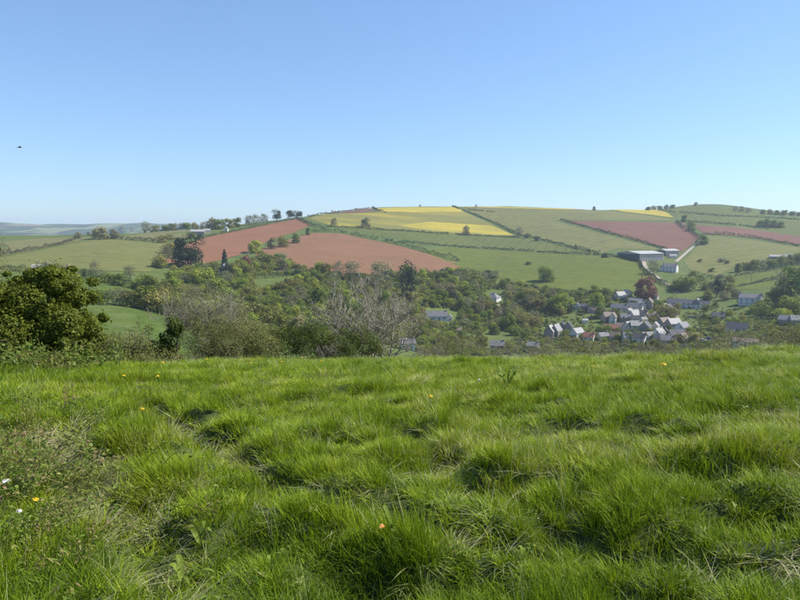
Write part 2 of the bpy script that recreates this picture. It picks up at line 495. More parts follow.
def sheet(name, world_poly, mat, lift=0.25, step=14.0):
    bm = bmesh.new()
    f = bm.faces.new([bm.verts.new((p[0], p[1], 0)) for p in world_poly])
    bmesh.ops.triangulate(bm, faces=[f])
    xs = [p[0] for p in world_poly]; ys = [p[1] for p in world_poly]
    st = max(step, max(max(xs) - min(xs), max(ys) - min(ys)) / 40)
    for ax, lo, hi in ((0, min(xs), max(xs)), (1, min(ys), max(ys))):
        v = lo + st
        while v < hi - 0.5:
            no = (1, 0, 0) if ax == 0 else (0, 1, 0)
            co = (v, 0, 0) if ax == 0 else (0, v, 0)
            bmesh.ops.bisect_plane(bm, geom=bm.verts[:] + bm.edges[:] + bm.faces[:], plane_co=co, plane_no=no)
            v += st
    P = np.array([v.co[:2] for v in bm.verts])
    Z = H(P[:, 0], P[:, 1]) + lift
    for v, z in zip(bm.verts, Z): v.co.z = z
    for f in bm.faces:
        f.normal_update()
        if f.normal.z < 0: f.normal_flip()
        f.smooth = True
    me = bpy.data.meshes.new(name); bm.to_mesh(me); bm.free()
    return obj(name, me, mat)
def dens(pts, step=6.0, closed=True):
    out = []
    n = len(pts)
    for i in range(n if closed else n - 1):
        a, b = pts[i], pts[(i + 1) % n]
        k = max(1, int(math.hypot(b[0] - a[0], b[1] - a[1]) / step))
        for j in range(k):
            out.append((a[0] + (b[0] - a[0]) * j / k, a[1] + (b[1] - a[1]) * j / k))
    if not closed: out.append(pts[-1])
    return out
def field(pts, mat, label, lift=0.25, name='field', cat='field', dmin=60):
    W = [hit(x, y, dmin) for x, y in dens(pts, 12)]
    o = sheet(name, [(p.x, p.y) for p in W], GM[mat], lift)
    return tag(o, label, cat, kind='structure')

field([(163,261),(180,247),(200,238.5),(250,228),(296,219),(311,225.5),(300,230),(268,241),(240,255),(205,264),(180,268)], 'red', 'ploughed red field below the skyline trees at the left of the hill')
field([(280,243),(310,233),(340,233.5),(400,246),(458,262.5),(462,272),(400,276),(330,276),(262,268),(255,252)], 'red_pale', 'pale red ploughed field above the wood in the centre')
field([(323,213.6),(345,210.6),(368,208),(376,211.8),(350,213.4)], 'brown', 'small brown ploughed field on the brow')
field([(308,219),(324,214.4),(377,212.6),(384,207.6),(452,206.6),(485,221),(515,236.4),(470,234.6),(400,230),(335,226.4)], 'rape', 'green field streaked with yellow rape under the brow')
field([(372,208.5),(400,207.6),(452,207.2),(464,212),(420,212.6),(380,211.6)], 'yellow', 'bright yellow rape strip along the brow', 0.5)
field([(418,229),(398,225.5),(430,222),(492,226),(515,235.6),(480,234.4),(445,231.8)], 'yellow', 'bright yellow rape corner above the green pasture', 0.5)
field([(334,227.6),(400,231.2),(470,236),(520,238),(560,246),(598,254.5),(520,250),(452,246.5),(400,239)], 'green', 'long green pasture strip below the yellow rape')
field([(455,248),(520,252),(600,256.4),(640,259.5),(650,268),(655,280),(640,292),(600,292),(540,288),(500,279),(462,268),(420,251)], 'bright', 'bright green pasture above the village wood')
field([(456,207),(520,207.6),(606,210.6),(640,214.6),(680,220.8),(563,219.8),(552,220.6),(640,244),(664,250),(618,248.6),(600,254),(560,243),(523,236),(490,221)], 'pale2', 'pale green corn field over the broad hill')
field([(452,206.9),(500,206.9),(560,208.5),(604,210.2),(560,209.6),(500,208.3)], 'yellow', 'thin yellow rape line along the skyline', 0.6)
field([(606,210),(640,209.6),(656,209.6),(674,217.8),(640,214)], 'yellow', 'yellow rape patch at the right end of the brow', 0.6)
field([(564,220.8),(620,221.8),(684,223),(700,237),(682,252),(662,248),(620,236)], 'red_dark', 'dusky red ploughed field above the grey barn', 0.5)
field([(694,225),(740,228),(800,236.5),(860,240),(860,250),(800,245),(750,237.5),(704,234)], 'red_dark', 'dusky red ploughed field across the right hillside', 0.5)
field([(658,210.5),(690,205.2),(740,211),(800,219),(860,224),(800,219.4),(720,215.6),(670,213)], 'green', 'top green pasture on the right hill')
field([(670,214.5),(720,217.2),(800,221.5),(860,226),(860,237),(800,233.5),(740,225.6),(694,221.4)], 'green', 'green pasture strip under the right hilltop')
field([(706,236),(750,240),(800,247.5),(860,251),(800,254),(770,260),(736,266),(716,276),(690,270),(684,262)], 'pale', 'pale green pasture right of the farm lane')
field([(735,277),(800,266),(850,262),(850,282),(800,284),(760,290),(722,290)], 'bright', 'small bright pasture below the hedge at right')
field([(668,290),(700,286),(716,290),(712,300),(680,300)], 'lawn', 'bright green paddock behind the long slate building')
field([(-60,247),(0,242),(40,238.6),(76,238),(98,236.6),(60,245),(10,255),(-60,266)], 'olive', 'olive pasture on the left brow')
field([(-60,268),(10,256.5),(60,246.6),(100,238.8),(150,242),(190,243),(175,252),(160,262),(150,272),(100,271),(60,268),(-60,276)], 'pale', 'large pale green pasture on the left hillside')
field([(112,238.4),(150,231.6),(196,229.6),(214,228.6),(190,238),(150,241)], 'olive', 'small olive pasture under the skyline hedge')
field([(60,279),(80,274),(110,277),(140,285),(150,292),(120,297),(70,300),(40,295)], 'lush', 'lush green field between the left hedges')
field([(-120,318),(80,308),(130,308.5),(190,318),(240,323),(330,324),(330,362),(150,368),(-120,372)], 'lush', 'dark green field behind the bramble bank', 0.12, dmin=100)
field([(252,280),(285,277),(300,281),(296,290),(262,292)], 'lawn', 'small clearing in the valley wood', 0.4)
field([(728,312),(762,305),(772,308),(744,321),(716,325),(712,318)], 'lawn', 'sloping lawn below the white house')
field([(590,325),(606,325),(602,334),(588,334)], 'lawn', 'village garden lawn beside the red roofed cottage')
field([(540,318),(566,318),(568,324),(545,325)], 'lawn', 'garden lawn above the twin slate houses')
field([(686,324),(722,322),(724,329),(690,332)], 'lawn', 'garden lawn right of the shaded gable house')

def lane(pts, width, mat, label, name='lane', lift=0.4, dmin=60):
    W = [hit(x, y, dmin) for x, y in dens(pts, 3.0, False)]
    P = np.array([(p.x, p.y) for p in W])
    T = np.gradient(P, axis=0); T /= np.linalg.norm(T, axis=1)[:, None] + 1e-9
    N = np.stack([-T[:, 1], T[:, 0]], 1)
    L = P + N * width / 2; R_ = P - N * width / 2
    V = np.vstack([L, R_]); Z = np.maximum(H(V[:, 0], V[:, 1]), 0 * V[:, 0] - 1e9) + lift
    n = len(P); i = np.arange(n - 1)
    Fc = np.stack([i, i + 1, n + i + 1, n + i], 1)
    me = np_mesh(name, np.column_stack([V, Z]), Fc, GM[mat], True)
    return tag(obj(name, me), label, 'lane', kind='structure')
lane([(643,259),(645,266),(650,272),(662,281),(672,288),(678,293)], 4.5, 'lane', 'pale farm lane curving down from the barn to the village')
lane([(676,262),(684,255),(692,248),(700,240)], 3.6, 'lane', 'pale farm track climbing between the red fields')
lane([(655,312),(656,320),(659,328),(664,336),(672,345)], 6.0, 'yard', 'pale village street among the slate roofs')
lane([(648,304),(660,306),(668,304)], 7.5, 'yard', 'pale walled yard beside the ivy gabled house')
lane([(492,320),(500,318),(503,315),(498,305)], 2.6, 'lane', 'pale path rising to the bungalow')
lane([(655,332),(680,337),(700,341),(716,341)], 9.0, 'tarmac', 'dark tarmac car park at the village edge')
lane([(473,283),(480,288),(484,294)], 3.0, 'soil', 'bare earth bank left of the bungalow')

# ------------------------------------------------------------------ foliage building blocks
def unit(v): return v / (np.linalg.norm(v, axis=-1, keepdims=True) + 1e-9)
def leaves(P, Nrm, size, aspect=0.55, r=rng):
    """One pointed leaf face at every point, turned roughly across Nrm."""
    n = len(P)
    size = np.broadcast_to(size, (n,))[:, None] * r.uniform(0.65, 1.35, (n, 1))
    a = unit(np.cross(Nrm, r.normal(size=(n, 3))))
    b = unit(np.cross(Nrm, a))
    bend = Nrm * size * 0.12
    V = np.stack([P - a * size * 0.5, P + b * size * aspect * 0.5 + bend, P + a * size * 0.5, P - b * size * aspect * 0.5 + bend], 1).reshape(-1, 3)
    Fc = np.arange(4 * n).reshape(n, 4)
    return V, Fc
def join(parts):
    V, Fc, o = [], [], 0
    for v, f in parts:
        V.append(v); Fc.append(f + o); o += len(v)
    return np.vstack(V), np.vstack(Fc)
def tubes(segs, sides=4):
    """Tapered tubes from rows (p0, p1, r0, r1)."""
    P0 = np.array([s[0] for s in segs], float); P1 = np.array([s[1] for s in segs], float)
    R0 = np.array([s[2] for s in segs]); R1 = np.array([s[3] for s in segs])
    n = len(segs)
    T = unit(P1 - P0)
    up = np.where(np.abs(T[:, 2:3]) > 0.9, np.array([[1.0, 0, 0]]), np.array([[0, 0, 1.0]]))
    A = unit(np.cross(T, up)); B = np.cross(T, A)
    ang = np.arange(sides) / sides * 2 * math.pi
    ring = A[:, None, :] * np.cos(ang)[None, :, None] + B[:, None, :] * np.sin(ang)[None, :, None]
    V = np.concatenate([P0[:, None] + ring * R0[:, None, None], P1[:, None] + ring * R1[:, None, None]], 1).reshape(-1, 3)
    base = np.arange(n)[:, None] * 2 * sides
    j = np.arange(sides)[None, :]; j2 = (j + 1) % sides
    Fc = np.stack([base + j, base + j2, base + sides + j2, base + sides + j], -1).reshape(-1, 4)
    return V, Fc
def branch(r, p, d, length, rad, level, out, tips, split=(2, 4), spread=0.6, gnarl=0.16, up=0.15, shrink=0.68):
    """Recursive limb: a bent chain of segments that forks along its way."""
    n = 3
    pts = [np.array(p, float)]; dd = np.array(d, float)
    rads = [rad]
    for k in range(n):
        dd = dd + r.normal(0, gnarl, 3) + np.array([0, 0, up * 0.3]); dd /= np.linalg.norm(dd)
        pts.append(pts[-1] + dd * length / n)
        rads.append(rad * (1 - 0.45 * (k + 1) / n))
    for k in range(n):
        out.append((pts[k], pts[k + 1], rads[k], rads[k + 1]))
    if level <= 0:
        tips.append((pts[-1], dd)); tips.append((pts[-2], dd)); return
    for k in range(r.integers(split[0], split[1] + 1)):
        t = r.uniform(0.35, 1.0) if k else 1.0
        i = min(n - 1, int(t * n)); q = pts[i] + (pts[i + 1] - pts[i]) * (t * n - i) if t < 1 else pts[-1]
        nd_ = dd + r.normal(0, spread, 3) + np.array([0, 0, up]); nd_ /= np.linalg.norm(nd_)
        branch(r, q, nd_, length * shrink * r.uniform(0.75, 1.15), rads[min(n, i + 1)] * 0.72, level - 1, out, tips, split, spread, gnarl, up, shrink)

LM = {}
LM['mid'] = leaf_mat('leaf_mid_green', [(0.111, 0.150, 0.018), (0.163, 0.208, 0.029), (0.215, 0.254, 0.042)])
LM['fresh'] = leaf_mat('leaf_fresh_green', [(0.198, 0.252, 0.024), (0.258, 0.306, 0.034), (0.312, 0.342, 0.048)])
LM['olive'] = leaf_mat('leaf_olive', [(0.176, 0.176, 0.036), (0.240, 0.234, 0.055), (0.286, 0.267, 0.078)])
LM['grey'] = leaf_mat('twig_grey_buds', [(0.190, 0.179, 0.095), (0.240, 0.229, 0.129), (0.207, 0.224, 0.085)], 0.15)
LM['brown'] = leaf_mat('leaf_bronze', [(0.206, 0.170, 0.088), (0.242, 0.206, 0.098), (0.206, 0.211, 0.083)], 0.2)
LM['dark'] = leaf_mat('needle_dark', [(0.028, 0.045, 0.02), (0.042, 0.064, 0.028), (0.058, 0.078, 0.034)], 0.1)
LM['copper'] = leaf_mat('leaf_copper', [(0.177, 0.070, 0.057), (0.243, 0.100, 0.075), (0.285, 0.134, 0.098)], 0.25, 0.1)
LM['blossom'] = leaf_mat('blossom_white', [(0.086, 0.120, 0.026), (0.430, 0.413, 0.344), (0.516, 0.490, 0.430)], 0.3)
LM['yellowbush'] = leaf_mat('gorse_yellow', [(0.103, 0.129, 0.017), (0.344, 0.284, 0.026), (0.430, 0.344, 0.034)], 0.25)
LM['hedge'] = leaf_mat('hedge_leaf', [(0.060, 0.089, 0.025), (0.092, 0.127, 0.036), (0.118, 0.137, 0.051)], 0.2, 0.3)
LM['hedgegrey'] = leaf_mat('hedge_twig', [(0.112, 0.108, 0.062), (0.148, 0.148, 0.078), (0.115, 0.139, 0.053)], 0.15, 0.25)
BARK = plain_mat('bark', (0.085, 0.07, 0.055), 0.9, 0.35, 6.0)
BARKG = plain_mat('bark_grey', (0.15, 0.13, 0.105), 0.9, 0.35, 8.0)

# ------------------------------------------------------------------ tree kinds for the middle and far distance (each one metre high, copied and scaled)
def crown_points(r, n, lobes, rx, rz, zc, skirt=0):
    """Leaf positions in uneven clumps spread through a crown."""
    C = []
    for k in range(lobes):
        v = r.normal(size=3); v /= np.linalg.norm(v)
        if v[2] < -0.8: v[2] *= -0.6
        q = r.uniform(0.35, 0.78)
        C.append((v * np.array([rx, rx, rz]) * q, r.uniform(0.30, 0.52)))
    for k in range(skirt):
        a = k / skirt * 6.28 + r.uniform(-.4, .4); q = r.uniform(.45, .62)
        C.append((np.array([math.cos(a) * rx * q, math.sin(a) * rx * q, -rz * r.uniform(.45, .68)]), r.uniform(.32, .46)))
    P, Nm = [], []
    per = n // (lobes + skirt)
    for c, s in C:
        v = unit(r.normal(size=(per, 3)))
        rad = r.uniform(0.55, 1.0, (per, 1)) ** 0.5
        rad *= 0.82 + 0.35 * r.random((per, 1)) ** 2
        p = c + v * rad * s * np.array([rx, rx, rz * 0.85])
        P.append(p); Nm.append(unit(v + r.normal(0, 0.38, (per, 3))))
    P = np.vstack(P); Nm = np.vstack(Nm)
    P[:, 2] += zc
    keep = P[:, 2] > 0.03
    return P[keep], Nm[keep]
def tree_meshes(kind, seed):
    r = np.random.default_rng(seed)
    segs, tips = [], []
    if kind in ('round', 'fresh', 'olive', 'copper', 'brown'):
        th = 0.14
        rx, rz, zc = r.uniform(0.40, 0.5), 0.50, 0.48
        nl = {'round': 2000, 'fresh': 2000, 'olive': 1700, 'copper': 2200, 'brown': 1300}[kind]
        P, Nm = crown_points(r, nl, int(r.integers(11, 17)), rx, rz, zc, 7)
        V, Fc = leaves(P, Nm, 0.062, 0.8, r)
        trunk_r = 0.026; lvl = 2
    elif kind == 'grey':
        th = 0.16; rx, rz, zc = 0.42, 0.48, 0.52
        P, Nm = crown_points(r, 1300, 16, rx, rz, zc, 6)
        V, Fc = leaves(P, Nm, 0.075, 0.25, r)
        trunk_r = 0.024; lvl = 3
    elif kind == 'pine':
        th = 0.3; rx, rz, zc = 0.46, 0.43, 0.56
        P, Nm = crown_points(r, 2400, 13, rx, rz, zc, 5)
        V, Fc = leaves(P, Nm, 0.06, 0.5, r)
        trunk_r = 0.03; lvl = 2
    elif kind == 'cypress':
        n = 1500
        z = r.uniform(0.05, 1.0, n); a = r.uniform(0, 2 * math.pi, n)
        rr = 0.20 * (1 - z) ** 0.6 * (0.75 + 0.4 * r.random(n)) * (0.85 + 0.2 * np.sin(z * 40 + a))
        P = np.stack([np.cos(a) * rr, np.sin(a) * rr, z], 1)
        Nm = unit(np.stack([np.cos(a), np.sin(a), 0.4 + 0 * a], 1) + r.normal(0, 0.4, (n, 3)))
        V, Fc = leaves(P, Nm, 0.055, 0.5, r)
        th = 0.9; trunk_r = 0.022; lvl = 0
    else:  # bush: foliage down to the ground
        th = 0.12; rx, rz, zc = 0.64, 0.58, 0.42
        P, Nm = crown_points(r, 1300, 13, rx, rz, zc, 6)
        V, Fc = leaves(P, Nm, 0.085, 0.75, r)
        trunk_r = 0.03; lvl = 1
    segs.append(((0, 0, -0.05), (0, 0, th * 0.5), trunk_r * 1.25, trunk_r))
    top = np.array([r.normal(0, 0.015), r.normal(0, 0.015), th])
    segs.append(((0, 0, th * 0.5), top, trunk_r, trunk_r * 0.8))
    if lvl:
        for k in range(int(r.integers(4, 7))):
            a = k * 1.3 + r.uniform(0, 0.8)
            d = np.array([math.cos(a) * 0.6, math.sin(a) * 0.6, 0.8])
            branch(r, top - np.array([0, 0, r.uniform(0, th * 0.3)]), d / np.linalg.norm(d), 0.20, trunk_r * 0.55, lvl, segs, tips, (2, 3), 0.55)
    tv, tf = tubes(segs, 5 if lvl < 3 else 4)
    return np_mesh('trunk', tv, tf), np_mesh('crown', V, Fc)
KIND = {  # kind: (shape, leaf material, bark)
    'mid': ('round', 'mid', BARK), 'fresh': ('fresh', 'fresh', BARK), 'olive': ('olive', 'olive', BARK), 'grey': ('grey', 'grey', BARKG),
    'brown': ('brown', 'brown', BARKG), 'pine': ('pine', 'dark', BARK), 'cypress': ('cypress', 'dark', BARK), 'copper': ('copper', 'copper', BARK),
    'bush': ('bush', 'mid', BARK), 'olivebush': ('bush', 'olive', BARK), 'greybush': ('bush', 'grey', BARKG), 'darkbush': ('bush', 'dark', BARK), 'freshbush': ('bush', 'fresh', BARK),
    'blossom': ('bush', 'blossom', BARK), 'gorse': ('bush', 'yellowbush', BARK)}
SHAPES = {}
def shape(kind):
    sh, lm, bk = KIND[kind]
    if kind not in SHAPES:
        SHAPES[kind] = []
        for s in range(1 if kind in ('copper', 'blossom', 'gorse', 'cypress') else 3):
            t, c = tree_meshes(sh, 1000 + sum(map(ord, kind)) * 7 + s)
            t.materials.append(bk); c.materials.append(LM[lm])
            SHAPES[kind].append((t, c))
    return random.choice(SHAPES[kind])
TNAME = {'mid': 'leafy_tree', 'fresh': 'fresh_leafed_tree', 'olive': 'olive_tree_in_bud', 'grey': 'bare_twigged_tree', 'brown': 'bronze_leafed_tree', 'pine': 'pine_tree', 'cypress': 'cypress_tree',
         'copper': 'copper_beech_tree', 'bush': 'green_bush', 'olivebush': 'olive_bush', 'greybush': 'twiggy_bush', 'darkbush': 'dark_evergreen_bush', 'freshbush': 'fresh_green_bush', 'blossom': 'blossom_bush', 'gorse': 'yellow_bush'}
TWORD = {'mid': 'round mid-green leafy tree', 'fresh': 'bright yellow-green tree', 'olive': 'olive-green tree in bud', 'grey': 'grey-brown bare twiggy tree', 'brown': 'bronze-brown tree coming into leaf',
         'pine': 'dark spreading pine tree', 'cypress': 'dark pointed cypress tree', 'copper': 'copper-red round beech tree', 'bush': 'round green bush', 'olivebush': 'olive-green bush', 'greybush': 'grey twiggy bush',
         'darkbush': 'dark evergreen bush', 'freshbush': 'bright fresh green bush', 'blossom': 'white blossoming bush', 'gorse': 'yellow flowering bush'}
NTREE = [0]
LANDMARKS = [  # (px, py, phrase)
    (493,298,'the hipped slate bungalow'), (646,292,'the copper beech'), (640,257,'the long grey barn'), (668,268,'the white farmhouse'), (750,300,'the white gabled house on the slope'),
    (555,333,'the twin slate houses'), (612,322,'the white gabled cottage'), (436,314,'the long slate cottage'), (224,270,'the white house among trees'), (188,262,'the big dark pine'),
    (547,281,'the dark lone tree at the pasture foot'), (682,303,'the long dark slate building'), (680,328,'the shaded gable house'), (577,308,'the small white-gabled cottage'), (497,338,'the grey stone house'),
    (375,330,'the bare hawthorn on the brow'), (410,290,'the dark ivy-clad tree'), (250,250,'the bright round tree by the red field'), (340,268,'the foot of the pale red field'), (275,285,'the small clearing'),
    (120,284,'the left field hedge'), (150,300,'the lower left hedge'), (785,320,'the grey roofs at the right edge'), (770,262,'the long low farm roofs'), (735,330,'the dark-roofed house below the lawn'), (300,300,'the middle of the wood'), (600,300,'the top of the village'), (455,285,'the steep wooded bank'), (525,305,'the thicket beside the bungalow'), (340,300,'the thick of the wood')]
def tree(px, py, hpx, kind, label=None, wide=1.0, dmin=60, group=None, zone=None, loc=None, hm=None):
    p = loc if loc is not None else hit(px, py, dmin)
    d = math.hypot(p.x, p.y)
    h = hm if hm else hpx * d / F
    t, c = shape(kind)
    e = empty(TNAME[kind], (p.x, p.y, p.z - 0.1), random.uniform(0, 6.28))
    s = h * random.uniform(1.06, 1.14)
    e.scale = (s * wide, s * wide * random.uniform(0.92, 1.08), s)
    obj('trunk', t, None, e); obj('crown', c, None, e)
    if not label:
        if zone:
            label = TWORD[kind] + ' ' + zone
        else:
            q = min(LANDMARKS, key=lambda L: (L[0] - px) ** 2 + 4 * (L[1] - py) ** 2)
            side = 'just left of' if px < q[0] - 9 else 'just right of' if px > q[0] + 9 else 'above' if py < q[1] else 'below'
            size = '' if 7 < h < 11 else ('small ' if h <= 7 else 'tall ')
            label = size + TWORD[kind] + ' ' + side + ' ' + q[2]
            group = group or (TWORD[kind] + ' group ' + side + ' ' + q[2])
    tag(e, label, 'bush' if 'bush' in kind or kind in ('blossom', 'gorse') else 'tree', group)
    NTREE[0] += 1
    return e

# ------------------------------------------------------------------ hedges along the field edges
def hedge_mesh(P, h, w, per_m, size, seed, mat, ragged=0.5):
    r = np.random.default_rng(seed)
    P = np.array([(p.x, p.y) for p in P]); seg = np.linalg.norm(np.diff(P, axis=0), axis=1)
    L = np.concatenate([[0], np.cumsum(seg)]); n = int(max(40, min(12000, L[-1] * per_m)))
    t = r.uniform(0, L[-1], n)
    X = np.interp(t, L, P[:, 0]); Y = np.interp(t, L, P[:, 1])
    k = np.clip(np.searchsorted(L, t) - 1, 0, len(seg) - 1)
    T = np.diff(P, axis=0)[k] / (seg[k][:, None] + 1e-9); N = np.stack([-T[:, 1], T[:, 0]], 1)
    lump = vnoise(t / 4.0, t * 0 + seed, seed)
    lump2 = vnoise(t / 11.0, t * 0 + seed * 3, seed + 5)
    hh = h * (1 - ragged * 0.5 + ragged * lump * 0.8 + ragged * np.clip(lump2 - 0.55, 0, 1) * 1.6)
    a = r.uniform(0, math.pi, n)
    rad = 0.75 + 0.3 * r.random(n)
    off = np.cos(a) * w * 0.5 * rad * (0.8 + 0.5 * lump); zz = np.sin(a) ** 0.7 * hh * rad * 1.15
    X += N[:, 0] * off; Y += N[:, 1] * off
    gap = vnoise(t / 7.0, t * 0 + seed * 5, seed + 9) > 0.09
    X, Y, zz, a, N = X[gap], Y[gap], zz[gap], a[gap], N[gap]; n = len(X)
    Z = H(X, Y) + np.maximum(zz, 0.1)
    Nm = unit(np.stack([N[:, 0] * np.cos(a), N[:, 1] * np.cos(a), np.sin(a)], 1) + r.normal(0, 0.6, (n, 3)))
    V, Fc = leaves(np.stack([X, Y, Z], 1), Nm, size, 0.8, r)
    return np_mesh('hedge', V, Fc, mat)
NH = [0]
def hedge(pts, h, label, mat='hedge', w=None, size=None, per_m=None, ragged=0.95, dmin=60):
    W = [hit(x, y, dmin) for x, y in dens(pts, 5, False)]
    d = float(np.mean([math.hypot(p.x, p.y) for p in W]))
    size = size or max(0.45, d / 900.0)
    w = w or h * 0.9
    per_m = per_m or 5.0 * h * (w + h) / (h * h) / (size * size) * 1.4
    NH[0] += 1
    me = hedge_mesh(W, h, w, per_m, size, 300 + NH[0], LM[mat], ragged)
    return tag(obj('hedge', me), label, 'hedge', 'field hedges of the valley')
hedge([(196,239.5),(250,228.5),(298,218.5)], 2.6, 'hedge along the top edge of the left red field')
hedge([(297,218.5),(312,226),(330,231)], 3.2, 'hedge at the right end of the left red field', 'hedgegrey')
hedge([(312,232),(340,232.5),(400,245),(460,262)], 4.2, 'dark hedge running down the top edge of the pale red field', ragged=0.8)
hedge([(330,226.8),(366,229),(400,231),(450,234.5),(520,238.2)], 2.0, 'thin hedge under the yellow rape')
hedge([(400,242),(450,247),(520,251),(560,253.5),(600,255.6)], 2.6, 'long straight hedge between two green pastures')
hedge([(600,255.6),(620,257.5),(634,261),(640,263)], 3.2, 'thick hedge in front of the barn')
hedge([(640,263),(642,269),(650,276),(664,285),(676,292)], 3.0, 'trimmed green hedge along the curving farm lane', 'hedge')
hedge([(452,206.8),(470,213),(500,225.5),(518,235),(534,238),(560,245),(600,254.5)], 2.8, 'hedge climbing from the pasture corner to the brow', ragged=0.9)
hedge([(468,210),(480,211),(495,212.4)], 2.4, 'short stub of hedge on the upper corn field')
hedge([(372,208),(378,211),(386,213)], 2.6, 'short hedge beside the small brown field', 'hedgegrey')
hedge([(308,217),(324,213.5),(350,210.4),(370,207.8)], 2.0, 'skyline hedge above the small brown field', 'hedgegrey')
hedge([(560,220),(600,231),(640,242),(668,250)], 2.8, 'dark hedge along the lower left edge of the dusky red field')
hedge([(676,222),(684,229),(692,233),(702,240),(696,247)], 4.5, 'overgrown hedge beside the climbing farm track', ragged=1.0)
hedge([(658,211),(690,213.6),(720,216.2),(760,217.5),(800,220)], 2.6, 'thin hedge across the right hilltop pasture')
hedge([(680,221.5),(700,222.5),(740,225.6),(770,229.5)], 2.6, 'thin hedge above the right red field')
hedge([(704,234.6),(730,235),(750,238),(800,246.5),(840,249)], 3.0, 'dark hedge along the lower edge of the right red field')
hedge([(735,276),(760,272.5),(800,265.5),(830,262)], 3.0, 'hedge dividing the pastures below the low farm roofs')
hedge([(738,287),(760,282.5),(786,278),(800,276)], 1.8, 'thin hedge slanting above the white house', 'hedgegrey')
hedge([(-60,267),(0,256),(40,248.5),(60,245),(74,240)], 2.4, 'long hedge slanting across the left hillside', 'hedgegrey')
hedge([(94,237.5),(112,238.4),(150,242),(164,243)], 3.4, 'dark hedge below the left skyline trees')
hedge([(120,233),(150,231),(170,229.8),(215,228)], 2.6, 'skyline hedge on the left ridge')
hedge([(-40,268),(0,270),(30,272),(56,272)], 3.0, 'dark hedge behind the white caravan')
hedge([(78,276),(100,281),(124,286),(146,293)], 4.5, 'tall dark hedge along the far side of the lush field', ragged=0.8)
hedge([(60,303),(90,303.5),(130,307),(165,312)], 5.0, 'broad lower hedge shading the left field', ragged=0.8)
hedge([(252,279.5),(285,277.5)], 3.0, 'dark clipped hedge above the small clearing')
hedge([(240,317),(262,321),(282,324)], 2.5, 'dark clipped hedge below the valley wood')
hedge([(450,326),(470,328),(492,329)], 2.6, 'dark hedge in front of the long slate cottage')
hedge([(712,324),(728,313),(745,308)], 2.0, 'hedge at the top of the sloping lawn')
hedge([(684,333),(700,331),(722,329)], 1.6, 'low hedge behind the village car park')
hedge([(-60,262),(-10,252),(8,250)], 5.0, 'thicket hedge at the far left pasture edge', 'hedge')

# ------------------------------------------------------------------ single trees one can point at
T = tree
T(101,239.5,12,'brown','broad bronze-brown tree on the left skyline',1.5)
T(114,239,9,'brown','smaller bronze-brown tree beside the broad one on the left skyline',1.3)
T(78,239,7,'greybush','small twiggy bush at the end of the slanting hillside hedge',1.0)
T(89,236,4,'grey','tiny bare tree on the left skyline',1.2)
for i, (x, h, k) in enumerate([(122,7,'olive'),(132,5,'grey'),(146,11,'grey'),(156,7,'olive'),(166,7,'mid'),(173,8,'olive'),(181,7,'grey'),(187,8,'mid'),(195,7,'olive'),(203,7,'grey')]):
    T(x, 232.5 - (x - 122) * 0.045, h, k, zone='on the left skyline, ' + ['where the row starts','just after the first','tallest','past the tallest','in the middle','behind the farm sheds','above the long shed','above the white gable','right of the farm','next to the wooded end'][i], wide=1.15)
for i, (x, b, h, k) in enumerate([(212,229,11,'olive'),(220,229,10,'mid'),(229,228,10,'olive'),(237,227,9,'mid'),(249,225.5,10,'grey'),(256,224.5,10,'grey'),(264,223,9,'grey')]):
    T(x, b, h, k, zone='above the left red field, ' + ['beside the white farm','second from the farm','third from the farm','before the bare trees','first of the bare trees','middle of the bare trees','last of the bare trees'][i], wide=1.15)
T(277,221,11,'pine','dark round pine on the skyline above the red field',0.9)
T(292,219,9,'pine','wide dark pine at the top corner of the red field',1.2)
T(299,218.4,8,'pine','dark pine at the right end of the skyline pair',1.0)
T(334,226.5,9,'grey','faint bare tree at the left edge of the rape field',1.0)
T(366,227.5,11,'brown','bare brown tree standing in the rape field hedge',1.1)
T(332,214,4,'grey','tiny bare tree on the brown field skyline')
T(466,235,9.5,'brown','bare brown tree below the bright yellow rape',1.15)
T(519,236,9,'grey','grey twiggy tree at the corner of the corn field',1.1)
T(527,238,5,'bush','small green bush right of the corn field corner')
T(537,241,5,'darkbush','small dark bush in the hedge below the corn field')
T(576,249,5,'mid','small narrow tree in the middle of the corn field hedge',0.7)
T(589,252,3,'bush','tiny bush in the corn field hedge near the barn')
T(605,257.5,5,'darkbush','dark bush where the pasture hedge meets the barn hedge',1.1)
T(387,240.5,2.6,'darkbush','left of two dark dots of bush in the green strip'); T(392,240.7,2.4,'darkbush','right of two dark dots of bush in the green strip')
T(528,265,4,'darkbush','low dark bush alone in the bright pasture',1.3)
T(420,207.4,3,'grey','tiny tree on the yellow skyline left of centre'); T(476,207.4,3,'grey','tiny tree on the skyline above the corn field'); T(594,210.4,4,'mid','tiny dark tree on the skyline by the right yellow patch')
for i, x in enumerate([648,654,660,666,672]): T(x, 210.5 - i * 0.5, 4.2, ['mid','olive'][i % 2], ['first','second','third','fourth','last'][i] + ' tree of the short row left of the right hilltop', 1.3)
T(696,205.6,3.2,'olivebush','small bush on top of the right hill',1.3)
for i, x in enumerate([735,741,748]): T(x, 211.4 + i * 0.7, 5, 'grey', ['first','middle','last'][i] + ' bare tree of the trio on the right skyline', 1.3)
for i, x in enumerate([763,770,777,784,792,799]): T(x, 214 + i * 0.4, [4,4.6,4,5,4.5,4][i], ['mid','olive'][i % 2], ['first','second','third','fourth','fifth','last'][i] + ' tree of the low row at the right end of the skyline', 1.3)
for i, x in enumerate([760,767,774,781]): T(x, 227 + i * 0.3, [6,7.5,7,6][i], 'mid', ['first','second','third','last'][i] + ' tree of the dark clump on the right hillside', 1.25)
T(684,222,7,'mid','green tree at the top of the climbing track',1.0); T(692,231,8,'bush','bush halfway up the climbing track',0.8); T(704,244.5,9,'mid','round tree at the bend of the climbing track',1.1)
T(690,226,5,'bush','small bush high on the climbing track',0.9)
